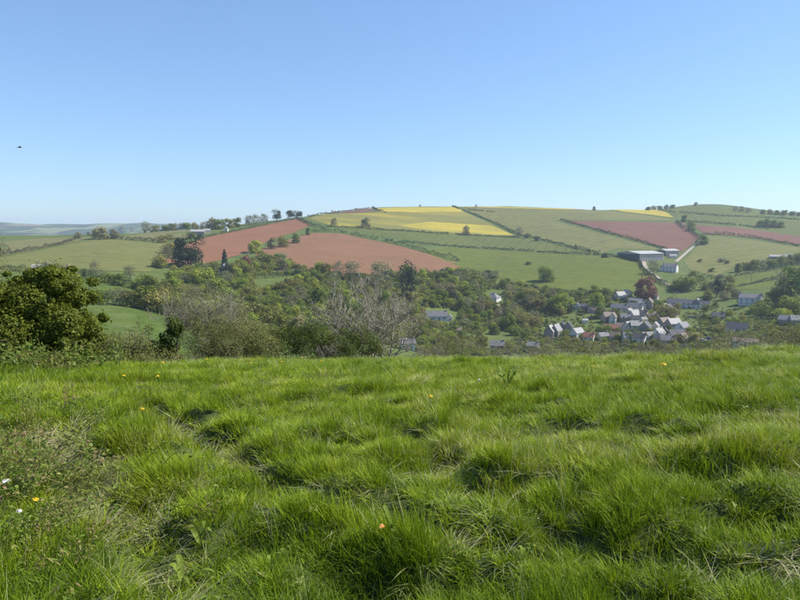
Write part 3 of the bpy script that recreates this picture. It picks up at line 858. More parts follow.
T(547,281.5,18,'mid','dark round lone tree at the foot of the bright pasture',0.95)
T(646,299,20,'copper','copper-red round beech tree above the village roofs',1.15)
T(653,274,13,'grey','bare brownish tree in front of the white farmhouse',1.1)
T(660,258,5,'bush','bush at the right end of the barn',1.0)
T(684,291,16,'mid','broad dark green tree right of the farm lane',1.3); T(676,290,10,'bush','bush at the foot of the broad tree by the lane',1.2)
T(717,297,18,'pine','dark tree behind the right village paddock',0.8); T(708,300,11,'olive','olive tree next to the right paddock',1.1)
for i, (x, y) in enumerate([(738,272),(746,270),(754,269.5),(762,268.5),(772,268),(782,266),(790,264.5),(798,263)]):
    T(x, y, [8,8,9,8,9,10,9,11][i], ['mid','olive','mid','grey','mid','olive','mid','mid'][i], zone='below the low farm roofs, ' + ['at its left end','second from its left end','third from its left end','fourth from its left end','in its right half','beside the shed end','near the frame edge','at its right end'][i], wide=1.1)
for i, (x, y, h, k) in enumerate([(790,300,30,'grey'),(800,306,34,'mid'),(781,308,18,'mid'),(793,316,20,'mid'),(772,306,14,'mid'),(765,312,12,'bush'),(783,320,12,'freshbush'),(760,316,12,'bush'),(752,314,9,'freshbush'),(806,322,16,'bush'),(743,304,8,'bush'),(775,318,10,'bush')]):
    T(x, y, h, k, zone=['towering at the right edge above the grey roofs','at the very right edge of the picture','left of the towering bare tree','below the towering bare tree','right of the white gabled house','below right of the white gabled house','over the grey roofs at right','at the right end of the sloping lawn','on the lawn under the white house','at the right edge below the roofs','at the left corner of the white gabled house','between lawn and grey roofs'][i], wide=1.1)
T(188,267,31,'pine','big dark spreading pine left of the red field',1.05)
T(181,269,22,'darkbush','dark evergreen thicket under the big pine, left',0.6)
T(196,270,19,'darkbush','dark evergreen thicket under the big pine, right',0.6)
T(225,272,20,'cypress','dark pointed cypress behind the white house among trees',1.1)
T(228,277,15,'darkbush','dark evergreen beside the white house among trees',0.9)
T(255,253,15,'fresh','bright round green tree at the edge of the red fields',1.1)
T(272,249,11,'brown','bronze tree in the row between the red fields',1.1); T(283,247,11,'olive','olive tree in the row between the red fields',1.2); T(296,243,10,'mid','round green tree near the end of the red field row',1.0); T(308,235,8,'mid','round green tree at the meeting corner of the red fields',0.8)
T(176,258,16,'olive','olive tree left of the red field corner',1.1); T(166,262,15,'grey','bare grey tree on the field corner left of the pine',1.1); T(160,268,14,'olive','olive tree left of the big dark pine',1.2)
T(130,278,13,'grey','bare grey tree standing in the left field hedge',1.2); T(96,276,13,'grey','pale bare tree at the left end of the left field hedge',1.1)
T(84,277,6,'cypress','small dark pointed tree at the left end of the field hedge',1.2)
T(246,270,13,'copper','pinkish bronze round tree beside the white house among trees',1.2)
T(203,286,19,'fresh','bright green tree below the big dark pine',1.35)
T(173,291,13,'fresh','small bright green tree below left of the pine',1.1)
T(408,301,38,'darkbush','tall dark ivy-clad tree in the middle of the wood',0.42)
T(318,308,22,'mid','round green tree left of the bare hawthorn',1.0)
T(294,318,14,'fresh','small bright round tree in the lower wood',1.0)
T(352,282,22,'grey','bare tree rising against the pale red field, left',0.9); T(338,280,21,'grey','slim bare tree against the pale red field',0.7); T(380,285,26,'grey','broad bare tree rising against the pale red field, right',1.1)
T(356,284,14,'darkbush','dark ivy thicket under the bare trees',1.0)
T(453,287,13,'fresh','bright rounded tree on the steep bank',1.1); T(451,303,15,'darkbush','dark yew bush on the steep bank',0.8); T(440,297,13,'grey','grey twiggy tree on the steep bank',1.0)
T(440,280,9,'mid','rounded tree at the foot of the pale red field',1.2)
T(506,308,7,'gorse','yellow flowering bush right of the bungalow',1.0)
T(520,328,21,'olive','large olive tree below the bungalow',1.25); T(510,330,17,'mid','dark leafy tree below the bungalow',1.0); T(533,324,15,'grey','bare tree at the right of the large olive tree',1.1)
T(559,312,19,'fresh','bright tree above the twin slate houses',1.2); T(597,310,20,'fresh','tall bright tree left of the village roofs',0.8)
T(577,300,12,'mid','leafy tree above the small white-gabled cottage',1.0); T(667,322,18,'olive','round olive tree among the village roofs',1.1)
T(608,333,8,'bush','dark bush beside the red roofed cottage',1.2); T(600,318,13,'mid','tree left of the white gabled cottage',1.0)
T(103,298,8,'blossom','white blossoming bush in the lower left hedge',0.9); T(112,299,11,'greybush','twiggy grey bush in the lower left hedge',0.9)
for i, (x, y, h, k) in enumerate([(88,303,9,'bush'),(98,304,11,'bush'),(120,305,13,'grey'),(132,307,14,'olive'),(145,309,17,'mid'),(158,312,17,'olive'),(170,315,16,'olive'),(182,318,15,'grey')]):
    T(x, y, h * 1.3, k, zone='in the lower left hedge, ' + ['at its left end','next to its left end','left of its middle','in its middle','tall and dense','right of its middle','towards the wood','where it joins the wood'][i], wide=1.2)
for i, (x, y, h, k) in enumerate([(108,283,8,'bush'),(118,286,9,'mid'),(140,290,11,'mid'),(146,289,12,'olive'),(152,292,12,'mid'),(60,272,7,'olive'),(45,270,8,'greybush'),(66,273,8,'greybush')]):
    T(x, y, h * 1.25, k, zone=['near the start of the left field hedge','halfway along the left field hedge','near the end of the left field hedge','at the end of the left field hedge','at the corner below the left field hedge','right of the white caravan','above the white caravan','twiggy end of the caravan hedge'][i], wide=1.2)
# dark figures of the lower field hedges by the farm on the ridge
for i, (x, y, h, k) in enumerate([(192,238,6,'mid'),(200,238,5,'darkbush'),(170,240,7,'olive'),(163,243,8,'olive'),(178,243,7,'olive'),(176,250,10,'grey'),(170,254,12,'olive')]):
    T(x, y, h, k, zone='below the ridge farm, ' + ['under the long shed','under the white gable','left of the sheds','at the hedge corner','lower down the hedge','above the big pine','left above the big pine'][i], wide=1.3)
# trees along the far lane and rough ground right of the farm
for i, (x, y, h, k) in enumerate([(722,262,4,'greybush'),(727,264,4,'brown'),(712,272,4,'bush'),(720,278,5,'greybush'),(700,281,6,'bush'),(693,276,5,'olivebush'),(706,290,9,'olive'),(700,262,3,'bush'),(730,283,8,'olive'),(728,292,10,'olive'),(736,298,9,'brown'),(725,300,9,'brown')]):
    T(x, y, h, k, zone='right of the farm, ' + ['highest','beside the highest','left of the pale pasture corner','at the pale pasture foot','right of the broad lane tree','above the broad lane tree','over the paddock','far up by itself','above the white gabled house','left of the white gabled house','below left of the white gabled house','left of the sloping lawn'][i], wide=1.3)

# ------------------------------------------------------------------ the valley wood, tree by tree
def inside(x, y, poly):
    c = False; j = len(poly) - 1
    for i in range(len(poly)):
        xi, yi = poly[i]; xj, yj = poly[j]
        if (yi > y) != (yj > y) and x < (xj - xi) * (y - yi) / (yj - yi) + xi: c = not c
        j = i
    return c
WOOD = [(150,296),(172,272),(205,266),(235,266),(262,258),(282,256),(300,268),(345,276),(400,276),(452,270),(475,272),(500,281),(540,288),(590,294),(618,296),(606,304),(585,303),(570,313),(545,318),(535,333),(480,332),(452,326),(420,326),(395,345),(330,345),(240,335),(190,325)]
NOWOOD = [[(252,276),(298,276),(296,288),(256,290)], [(484,289),(508,289),(504,304),(500,310),(486,304)], [(424,308),(458,308),(458,322),(424,324)], [(216,262),(232,262),(232,276),(216,276)], [(542,318),(568,318),(568,325),(542,325)], [(484,330),(512,330),(512,350),(484,350)],[(572,303),(600,304),(600,312),(572,312)]]
PLACED = [(o.location.x, o.location.y) for o in COL.objects if o.get('category') in ('tree',)]
def scatter(poly, nos, n, kinds, hr, gap, seed, wide=1.15):
    r = random.Random(seed)
    xs = [p[0] for p in poly]; ys = [p[1] for p in poly]
    W = [hit(*p) for p in poly]
    wx = [p.x for p in W]; wy = [p.y for p in W]
    c = 0; tries = 0
    wp = [(p.x, p.y) for p in W]; wn_ = [[tuple(hit(*q)[:2]) for q in no] for no in nos]
    while c < n and tries < n * 60:
        tries += 1
        x = r.uniform(min(wx), max(wx)); y = r.uniform(min(wy), max(wy))
        if not inside(x, y, wp) or any(inside(x, y, no) for no in wn_): continue
        if any((x - a) ** 2 + (y - b) ** 2 < gap * gap for a, b in PLACED): continue
        d = math.hypot(x, y)
        z = hz(x, y)
        kx = 400 + F * x / (y * CT - z * ST) ; ky = 300 - F * (z * CT + y * ST) / (y * CT - z * ST)
        k = r.choices([k for k, _ in kinds], [w for _, w in kinds])[0]
        PLACED.append((x, y)); c += 1
        tree(kx, ky, 0, k, wide=wide * r.uniform(0.85, 1.2), loc=Vector((x, y, z)), hm=r.uniform(*hr) * (0.75 if 'bush' in k else 1))
MIX = [('mid',3.2),('fresh',2.6),('olive',3.2),('grey',2.2),('brown',0.5),('bush',1.5),('olivebush',1.2),('darkbush',0.8),('freshbush',0.5)]
scatter(WOOD, NOWOOD, 255, MIX, (5.5, 13), 7.0, 5)
VILL = [(560,298),(640,300),(700,300),(740,312),(760,330),(700,345),(620,346),(575,346),(545,342),(545,326)]
scatter(VILL, [[(604,306),(660,306),(700,330),(690,346),(606,346)]], 40, [('bush',3),('mid',3),('freshbush',2),('olivebush',2),('olive',2)], (3, 7), 6, 6)
scatter([(606,300),(660,306),(710,330),(700,346),(606,346)], [], 60, [('bush',3),('freshbush',2),('olivebush',1),('mid',3),('olive',2)], (3.5, 7.5), 5.0, 7)
scatter([(700,322),(790,318),(830,325),(830,342),(700,344)], [], 24, [('bush',3),('olivebush',3),('freshbush',2),('greybush',2),('olive',2)], (3, 6), 7, 8)
scatter([(412,318),(545,326),(552,346),(412,348)], [[(424,308),(458,308),(458,322),(424,324)],[(488,340),(506,340),(506,352),(488,352)]], 30, [('bush',3),('olivebush',3),('mid',2),('olive',3),('grey',2),('freshbush',2)], (3.5, 8), 7, 10)
scatter([(560,341),(720,343),(720,350),(560,350)], [], 26, [('bush',3),('olivebush',3),('olive',2),('freshbush',2),('greybush',1)], (3, 6.5), 6, 11)
scatter([(470,300),(486,300),(500,312),(540,318),(540,328),(470,328)], [], 20, MIX, (5, 9), 7, 12)
scatter([(575,293),(640,292),(640,300),(600,304)], [], 14, [('brown',2),('bush',2),('olive',2),('greybush',1)], (3, 6), 6, 9)

# ------------------------------------------------------------------ undergrowth between the trees (nobody could count it)
def scatter_object(name, P, variant, rot, scl, tint, meshes, label, cat):
    n = len(P)
    me = bpy.data.meshes.new(name)
    me.vertices.add(n); me.vertices.foreach_set('co', np.asarray(P, np.float32).ravel())
    for nm, typ, arr in (('variant', 'INT', variant), ('rot', 'FLOAT_VECTOR', rot), ('scl', 'FLOAT_VECTOR', scl), ('tint', 'FLOAT', tint)):
        a = me.attributes.new(nm, typ, 'POINT')
        arr = np.asarray(arr, np.int32 if typ == 'INT' else np.float32)
        a.data.foreach_set('vector' if typ == 'FLOAT_VECTOR' else 'value', arr.ravel())
    o = obj(name, me)
    pc = bpy.data.collections.new(name + '_kinds')
    for k, m in enumerate(meshes):
        pc.objects.link(bpy.data.objects.new('%s_kind_%03d' % (name, k), m))
    ng = bpy.data.node_groups.new(name, 'GeometryNodeTree')
    ng.interface.new_socket('Geometry', in_out='INPUT', socket_type='NodeSocketGeometry')
    ng.interface.new_socket('Geometry', in_out='OUTPUT', socket_type='NodeSocketGeometry')
    N = ng.nodes; L = ng.links
    gi = N.new('NodeGroupInput'); go = N.new('NodeGroupOutput')
    ci = N.new('GeometryNodeCollectionInfo'); ci.inputs['Collection'].default_value = pc
    ci.inputs['Separate Children'].default_value = True; ci.inputs['Reset Children'].default_value = True
    ip = N.new('GeometryNodeInstanceOnPoints'); ip.inputs['Pick Instance'].default_value = True
    def na(nm, typ):
        a = N.new('GeometryNodeInputNamedAttribute'); a.data_type = typ; a.inputs['Name'].default_value = nm
        return [s for s in a.outputs if s.enabled][0]
    L.new(gi.outputs[0], ip.inputs['Points']); L.new(ci.outputs[0], ip.inputs['Instance'])
    L.new(na('variant', 'INT'), ip.inputs['Instance Index']); L.new(na('rot', 'FLOAT_VECTOR'), ip.inputs['Rotation']); L.new(na('scl', 'FLOAT_VECTOR'), ip.inputs['Scale'])
    L.new(ip.outputs[0], go.inputs[0])
    md = o.modifiers.new('scatter', 'NODES'); md.node_group = ng
    return tag(o, label, cat, kind='stuff')
def points_in(poly, n, seed, nos=()):
    r = np.random.default_rng(seed); wp = [tuple(hit(*p)[:2]) for p in poly]; wn_ = [[tuple(hit(*q)[:2]) for q in no] for no in nos]
    xs = [p[0] for p in wp]; ys = [p[1] for p in wp]; out = []
    for _ in range(n * 40):
        x, y = r.uniform(min(xs), max(xs)), r.uniform(min(ys), max(ys))
        if inside(x, y, wp) and not any(inside(x, y, q) for q in wn_):
            out.append((x, y))
            if len(out) >= n: break
    return np.array(out)
def undergrowth():
    sets = [(WOOD, 5600, NOWOOD, (1.3, 4.8)), (VILL, 1300, [], (0.7, 2.2)), ([(700,318),(790,312),(850,325),(850,344),(700,346)], 800, [[(716,306),(775,304),(775,312),(735,326),(712,326)]], (1.0, 2.8)),
            ([(690,272),(715,276),(735,285),(735,296),(712,290),(690,288),(680,280)], 160, [], (0.6, 1.8)), ([(575,290),(645,293),(640,302),(600,304)], 240, [], (0.8, 2.4)), ([(412,316),(540,326),(550,352),(412,352)], 900, [[(482,328),(512,328),(512,350),(482,350)]], (1, 3)),
            ([(764,300),(830,300),(830,322),(764,316)], 200, [], (1.2, 3.4)), ([(-40,300),(0,300),(80,303),(60,306),(0,312)], 120, [], (1, 3))]
    sets.append(([(560,340),(730,342),(730,352),(560,352)], 420, [], (0.9, 2.6)))
    sets.append(([(480,286),(512,288),(540,316),(470,320)], 380, [[(486,290),(504,290),(502,303),(486,303)]], (0.9, 2.8)))
    PP, SS = [], []
    for poly, n, nos, sr in sets:
        q = points_in(poly, n, n, nos); PP.append(q); SS.append(rng.uniform(*sr, len(q)))
    P = np.vstack(PP); S = np.concatenate(SS); n = len(P)
    Z = H(P[:, 0], P[:, 1]) - 0.15
    meshes = []
    for k in ('bush', 'olivebush', 'greybush', 'freshbush', 'darkbush'):
        shape(k); meshes += [c for t, c in SHAPES[k][:2]]
    w = np.array([3.4, 3.4, 2.4, 2.4, .8, .8, 1.2, 1.2, .6, .6]); var = rng.choice(10, n, p=w / w.sum())
    rot = np.stack([np.zeros(n), np.zeros(n), rng.uniform(0, 6.28, n)], 1)
    scl = np.stack([S * rng.uniform(0.9, 1.5, n), S * rng.uniform(0.9, 1.5, n), S], 1)
    return scatter_object('undergrowth', np.column_stack([P, Z]), var, rot, scl, rng.random(n), meshes, 'mixed scrub and undergrowth filling the valley wood', 'undergrowth')
undergrowth()

# ------------------------------------------------------------------ buildings
BM_ = {}
for n, c, r in [('white', (0.62, 0.60, 0.56), .8), ('cream', (0.62, 0.56, 0.45), .8), ('stone', (0.27, 0.245, 0.215), .9), ('pink', (0.42, 0.30, 0.26), .85), ('brick', (0.28, 0.13, 0.09), .9), ('shadewhite', (0.57, 0.57, 0.58), .8), ('boards', (0.17, 0.13, 0.10), .85)]:  # one white is a dimmer, bluer copy with shade put into its colour
    BM_[n] = plain_mat('wall_' + n, c, r, 0.12, 0.8)
for n, c, r in [('slate', (0.155, 0.15, 0.155), .7), ('dark', (0.075, 0.075, 0.085), .7), ('grey', (0.22, 0.215, 0.21), .6), ('brown', (0.17, 0.13, 0.105), .7), ('red', (0.30, 0.125, 0.085), .8), ('light', (0.32, 0.305, 0.28), .7)]:
    BM_['r' + n] = plain_mat('roof_' + n, c, r, 0.2, 0.9)
BM_['glass'] = plain_mat('window_glass', (0.03, 0.035, 0.045), .12, 0.1, 2.0, spec=0.6)
BM_['frame'] = plain_mat('window_frame', (0.7, 0.7, 0.68), .5, 0.05)
BM_['door'] = plain_mat('door_paint', (0.10, 0.14, 0.12), .5, 0.2)
BM_['cladding'] = plain_mat('barn_cladding', (0.46, 0.40, 0.36), .7, 0.08, 0.15)
BM_['barnroof'] = plain_mat('barn_roof_sheet', (0.36, 0.35, 0.33), .6, 0.08, 0.1)
BM_['barndark'] = plain_mat('barn_shade', (0.05, 0.055, 0.06), .9, 0.1)  # near-black stands in for shade at the barn ends; also the drawbar colour
def box_bm(bm, x0, x1, y0, y1, z0, z1):
    v = [bm.verts.new(p) for p in ((x0,y0,z0),(x1,y0,z0),(x1,y1,z0),(x0,y1,z0),(x0,y0,z1),(x1,y0,z1),(x1,y1,z1),(x0,y1,z1))]
    for f in ((0,3,2,1),(4,5,6,7),(0,1,5,4),(1,2,6,5),(2,3,7,6),(3,0,4,7)): bm.faces.new([v[i] for i in f])
def bm_obj(name, bm, mat, parent=None):
    bmesh.ops.recalc_face_normals(bm, faces=bm.faces)
    me = bpy.data.meshes.new(name); bm.to_mesh(me); bm.free()
    return obj(name, me, mat, parent)
def boxes_obj(name, L, mat, parent=None):
    bm = bmesh.new()
    for b in L: box_bm(bm, *b)
    return bm_obj(name, bm, mat, parent)
_wm = {}
def window_mesh(w, h):
    k = (round(w, 2), round(h, 2))
    if k not in _wm:
        bm = bmesh.new()
        t = 0.09
        for b in ((-w/2, w/2, -0.05, 0.03, 0, t), (-w/2, w/2, -0.05, 0.03, h - t, h), (-w/2, -w/2 + t, -0.05, 0.03, t, h - t), (w/2 - t, w/2, -0.05, 0.03, t, h - t), (-0.035, 0.035, -0.045, 0.03, t, h - t)):
            box_bm(bm, *b)
        bmesh.ops.recalc_face_normals(bm, faces=bm.faces)
        f = bpy.data.meshes.new('window'); bm.to_mesh(f); bm.free(); f.materials.append(BM_['frame'])
        bm = bmesh.new(); box_bm(bm, -w/2 + t, w/2 - t, -0.02, 0.02, t, h - t)
        bmesh.ops.recalc_face_normals(bm, faces=bm.faces)
        g = bpy.data.meshes.new('pane'); bm.to_mesh(g); bm.free(); g.materials.append(BM_['glass'])
        _wm[k] = (f, g)
    return _wm[k]
def window(parent, x, y, z, w, h, rz):
    f, g = window_mesh(w, h)
    o = obj('window', f, None, parent); o.location = (x, y, z); o.rotation_euler = (0, 0, rz)
    obj('pane', g, None, o)
def house(px, py, L, W, eave, rise, rot, wall, roof, label, chim=1, hip=False, wins=True, name='house', cat='house', dmin=100, porch=False, d=None):
    """Ridge along local x; rot in degrees turns it about z. Base pixel is the foot of the wall facing the camera."""
    p = at_dist(px, d) if d else hit(px, py, dmin)
    # move back by half the depth so that the front foot stands on that place
    q = Vector((p.x, p.y, 0)).normalized()
    c = Vector((p.x + q.x * W * 0.35, p.y + q.y * W * 0.35, 0))
    zs = [hz(c.x + a, c.y + b) for a in (-L/2, L/2) for b in (-W/2, W/2)]
    z0 = min(zs); base = max(zs) - z0
    e = empty(name, (c.x, c.y, p.z - 0.1), math.radians(rot) - math.atan2(c.x, c.y))
    dn = -max(2.0, base)
    hL, hW = L / 2, W / 2
    bm = bmesh.new()
    rd = 0.0 if not hip else hL * 0.55
    b = [bm.verts.new(v) for v in ((-hL,-hW,dn),(hL,-hW,dn),(hL,hW,dn),(-hL,hW,dn))]
    t = [bm.verts.new(v) for v in ((-hL,-hW,eave),(hL,-hW,eave),(hL,hW,eave),(-hL,hW,eave))]
    if hip:
        for i in range(4): bm.faces.new((b[i], b[(i+1) % 4], t[(i+1) % 4], t[i]))
        bm.faces.new(t)
    else:
        g0 = bm.verts.new((-hL, 0, eave + rise)); g1 = bm.verts.new((hL, 0, eave + rise))
        bm.faces.new((b[0], b[1], t[1], t[0])); bm.faces.new((b[2], b[3], t[3], t[2]))
        bm.faces.new((b[1], b[2], t[2], g1, t[1])); bm.faces.new((b[3], b[0], t[0], g0, t[3]))
        bm.faces.new((t[0], t[1], g1, g0)); bm.faces.new((t[2], t[3], g0, g1))
    bm_obj('wall', bm, BM_[wall], e)
    # roof with overhang and thickness
    ov = 0.35; sl = rise / hW; ez = eave - ov * sl + 0.12; th = 0.16
    bm = bmesh.new()
    x0, x1 = -hL - ov, hL + ov
    def slab(quad):
        lo = [bm.verts.new(v) for v in quad]; up = [bm.verts.new((v[0], v[1], v[2] + th)) for v in quad]
        n = len(quad)
        bm.faces.new(lo[::-1]); bm.faces.new(up)
        for i in range(n): bm.faces.new((lo[i], lo[(i+1) % n], up[(i+1) % n], up[i]))
    rz = eave + rise + 0.12
    if hip:
        ri = hL - min(hW, hL * 0.8)
        slab([(x0,-hW-ov,ez),(x1,-hW-ov,ez),(ri,0,rz),(-ri,0,rz)]); slab([(x1,hW+ov,ez),(x0,hW+ov,ez),(-ri,0,rz),(ri,0,rz)])
        slab([(x1,-hW-ov,ez),(x1,hW+ov,ez),(ri,0,rz)]); slab([(x0,hW+ov,ez),(x0,-hW-ov,ez),(-ri,0,rz)])
    else:
        slab([(x0,-hW-ov,ez),(x1,-hW-ov,ez),(x1,0,rz),(x0,0,rz)]); slab([(x1,hW+ov,ez),(x0,hW+ov,ez),(x0,0,rz),(x1,0,rz)])
    ro = bm_obj('roof', bm, BM_[roof], e)
    for k in range(chim):
        cx = (hL - 0.5) * (1 if k == 0 else -1) if not hip else hL * 0.2 * (1 if k == 0 else -1)
        boxes_obj('chimney', [(cx - 0.45, cx + 0.45, -0.4, 0.4, eave + rise - 0.8, eave + rise + 1.1), (cx - 0.52, cx + 0.52, -0.47, 0.47, eave + rise + 0.95, eave + rise + 1.08)], BM_['brick' if roof in ('rred', 'rbrown') else 'stone'], ro)
    if wins:
        n = max(2, int(L / 3.4)); rows = [0.9] if eave < 3.6 else [0.9, 3.4]
        for z in rows:
            for k in range(n):
                x = -hL + L * (k + 0.5) / n
                if z == rows[0] and k == n // 2: continue
                window(e, x, -hW - 0.02, z, 1.3, 1.35, 0)
        gz = [0.9] if eave < 3.6 else [0.9, 3.4]
        for z in gz:
            for s in (-1, 1):
                window(e, s * (hL + 0.02), -W * 0.18, z, 1.2, 1.35, s * math.pi / 2)
        x = -hL + L * (n // 2 + 0.5) / n
        boxes_obj('door', [(x - 0.5, x + 0.5, -hW - 0.06, -hW + 0.05, 0.0, 2.05)], BM_['door'], e)
    if porch:
        boxes_obj('porch', [(-1.6, 1.6, -hW - 2.2, -hW - 0.01, dn, 2.4), (-1.9, 1.9, -hW - 2.5, -hW - 0.02, 2.4, 2.65)], BM_['white'], e)
    tag(e, label, cat)
    return e
Hs = house
Hs(493,301,11.5,10,3.0,3.6,-25,'white','rslate','hipped slate bungalow with white walls on the wooded slope',1,True)
Hs(436,320,16,7,3.0,3.4,4,'shadewhite','rslate','long slate-roofed cottage with pale walls left of the bungalow',1)
Hs(449,321,5,5,3.0,1.8,88,'white','rslate','small white gabled wing at the end of the long slate cottage',0)
Hs(455,333,8,4,2.2,1.4,3,'pink','rbrown','low pinkish shed below the long slate cottage',0,False,False,'shed','shed')
Hs(497,350,9,6,3.0,2.6,3,'stone','rslate','grey stone house just over the brow of the meadow',1)
Hs(533,350,7,5.5,2.6,2.2,-10,'stone','rgrey','small grey stone cottage over the meadow brow',1)
Hs(407,350,7,5,3.2,2.0,8,'white','rslate','white cottage half hidden behind the bare hawthorn',1)
Hs(550,337,8,6.5,4.2,4.2,75,'stone','rlight','pale steep-roofed stone house at the left of the village',1)
Hs(556,336,9,6,4.0,4.4,70,'stone','rgrey','grey steep-roofed house joined behind the pale one',0)
Hs(562,333,6,6,4.6,3.6,85,'stone','rdark','first of the twin dark slate gables',1)
Hs(568,333,6,6,4.6,3.6,85,'stone','rdark','second of the twin dark slate gables',0)
Hs(577,337,9,6,3.2,3.0,55,'white','rgrey','cottage with a bright white gable right of the twin slate houses',0)
Hs(577,309,6,5,2.8,2.4,80,'white','rdark','small cottage with a white gable in the trees',0)
Hs(583,309,7,5,2.4,2.0,5,'stone','rdark','dark roofed annexe beside the small white-gabled cottage',0,False,False)
Hs(596,313,13,6,2.6,2.2,-4,'pink','rbrown','long brown-roofed row above the white gabled cottage',0)
Hs(585,323,4,3.5,2.2,1.0,10,'white','rlight','tiny white garden shed in the village gardens',0,False,False,'shed','shed')
Hs(607,322,8,6,4.6,3.4,35,'pink','rbrown','brown-roofed house left of the white gabled cottage',2)
Hs(613,323,7,5,4.8,3.4,80,'white','rbrown','tall white gabled cottage with brown roof',1)
Hs(611,332,9,6,2.8,2.6,-5,'brick','rred','low cottage with a red tiled roof',0)
Hs(621,331,7,6,3.2,2.6,4,'cream','rbrown','brown cottage between the red roof and the stone pair',0)
Hs(628,332,7,6,4.4,3.0,62,'cream','rgrey','left house of the pale stone pair',0)
Hs(636,332,8,6.5,4.8,3.0,12,'cream','rlight','right house of the pale stone pair',1)
Hs(620,299,9,6,3.4,3.2,42,'white','rlight','white house with pale roof left of the copper beech',0)
Hs(627,296,8,5,3.2,2.6,120,'cream','rlight','pale-roofed barn conversion next to the copper beech',0)
Hs(636,304,13,5,2.8,2.0,-35,'stone','rlight','long low pale-roofed outbuilding under the copper beech',0,False,False)
Hs(619,313,13,7,4.2,3.2,-6,'cream','rslate','left half of the long slate terrace in the village',2)
Hs(635,312,12,7,4.2,3.2,-8,'white','rslate','right half of the long slate terrace in the village',2)
Hs(634,320,8,6,4.2,3.6,50,'shadewhite','rgrey','white gabled house in front of the slate terrace',0)
Hs(637,325,9,6,3.8,3.2,10,'stone','rdark','dark slate house in the middle of the village',1)
Hs(645,333,9,6.5,4.8,3.0,78,'stone','rdark','tall dark-sided house beside the village street',1)
Hs(647,342,8,6,3.6,2.6,40,'shadewhite','rslate','shaded white house at the foot of the village street',0)
Hs(649,309,7,6,5.6,3.4,80,'stone','rbrown','tall stone gabled house above the pale yard',1)
Hs(641,310,6,5,4.6,2.6,20,'cream','rslate','narrow cream house left of the tall stone gable',1)
Hs(684,308,26,7,3.6,3.6,-4,'shadewhite','rslate','long dark slate building with a pale front behind the village',1)
Hs(697,308,8,7,4.2,3.6,80,'stone','rslate','gabled end house right of the long slate building',0)
Hs(705,308,7,6,3.2,2.4,0,'shadewhite','rdark','low dark-roofed house at the right of the long slate building',0)
Hs(668,314,9,7,4.0,3.8,78,'stone','rdark','dark gabled house with pale bargeboards behind the olive tree',1)
Hs(664,326,9,6,3.2,3.0,48,'stone','rbrown','brown-roofed cottage by the olive tree',0)
Hs(673,328,10,6.5,3.4,3.4,45,'stone','rgrey','grey-brown roofed house behind the shaded gable',0)
Hs(682,333,9,7,4.0,3.2,62,'shadewhite','rslate','house with a shaded white gable at the village edge',0)
Hs(676,341,10,7,3.2,3.6,30,'boards','rdark','dark brown boarded barn in front of the shaded gable house',0,False,False)
Hs(690,342,9,7,2.6,2.8,-20,'cream','rbrown','brown hip-roofed bungalow by the car park',0,True)
Hs(662,344,9,6,3.0,2.6,-30,'stone','rslate','slate cottage at the lower end of the village street',1)
Hs(655,330,6,5,3.2,2.4,80,'cream','rgrey','small cream cottage on the village street',0)
Hs(750,305,16,9.5,6.0,2.8,-6,'shadewhite','rslate','white two-storey house alone above the sloping lawn',2,False,True,'house','house',100,True)
Hs(737,332,12,7,2.6,3.2,-4,'white','rdark','dark-roofed white house below the sloping lawn',0)
Hs(745,346,12,6,2.4,1.6,3,'white','rbrown','low white-walled building over the meadow brow at right',0)
Hs(788,325,10,7,3.2,2.6,-18,'stone','rgrey','left of the two grey-roofed houses at the right edge',0)
Hs(800,325,11,7,3.2,2.6,10,'stone','rgrey','right of the two grey-roofed houses at the right edge',1)
Hs(670,272,15,9.5,6.0,3.2,-14,'white','rslate','white farmhouse with slate roof below the grey barn',2)
Hs(664,271,7,7,4.6,2.6,74,'shadewhite','rslate','pale gabled wing at the left of the white farmhouse',0)
Hs(673,258,8,6,2.8,1.6,8,'white','rlight','small white outbuilding above the farmhouse',0,False,False,'shed','shed')
Hs(778,259,18,8.5,2.8,2.0,6,'stone','rlight','long low grey-roofed farm shed on the right hillside',0,False,False,'farm_shed','shed')
Hs(788,258,10,7,2.8,2.0,0,'stone','rgrey','shorter grey-roofed farm shed on the right hillside',0,False,False,'farm_shed','shed')
Hs(224,275,7,6,5.2,3.6,78,'shadewhite','rslate','small white house with a pointed gable among the dark trees',1)
Hs(198,234.5,18,9,4.0,2.6,-6,'stone','rlight','long grey-roofed farm shed on the left ridge',0,False,False,'farm_shed','shed')
Hs(207,233,8,6,3.4,2.4,20,'stone','rgrey','small grey farm shed on the left ridge',0,False,False,'farm_shed','shed')
Hs(226,231.5,9,6,4.0,2.6,80,'white','rlight','white-gabled farm building on the left ridge',0)

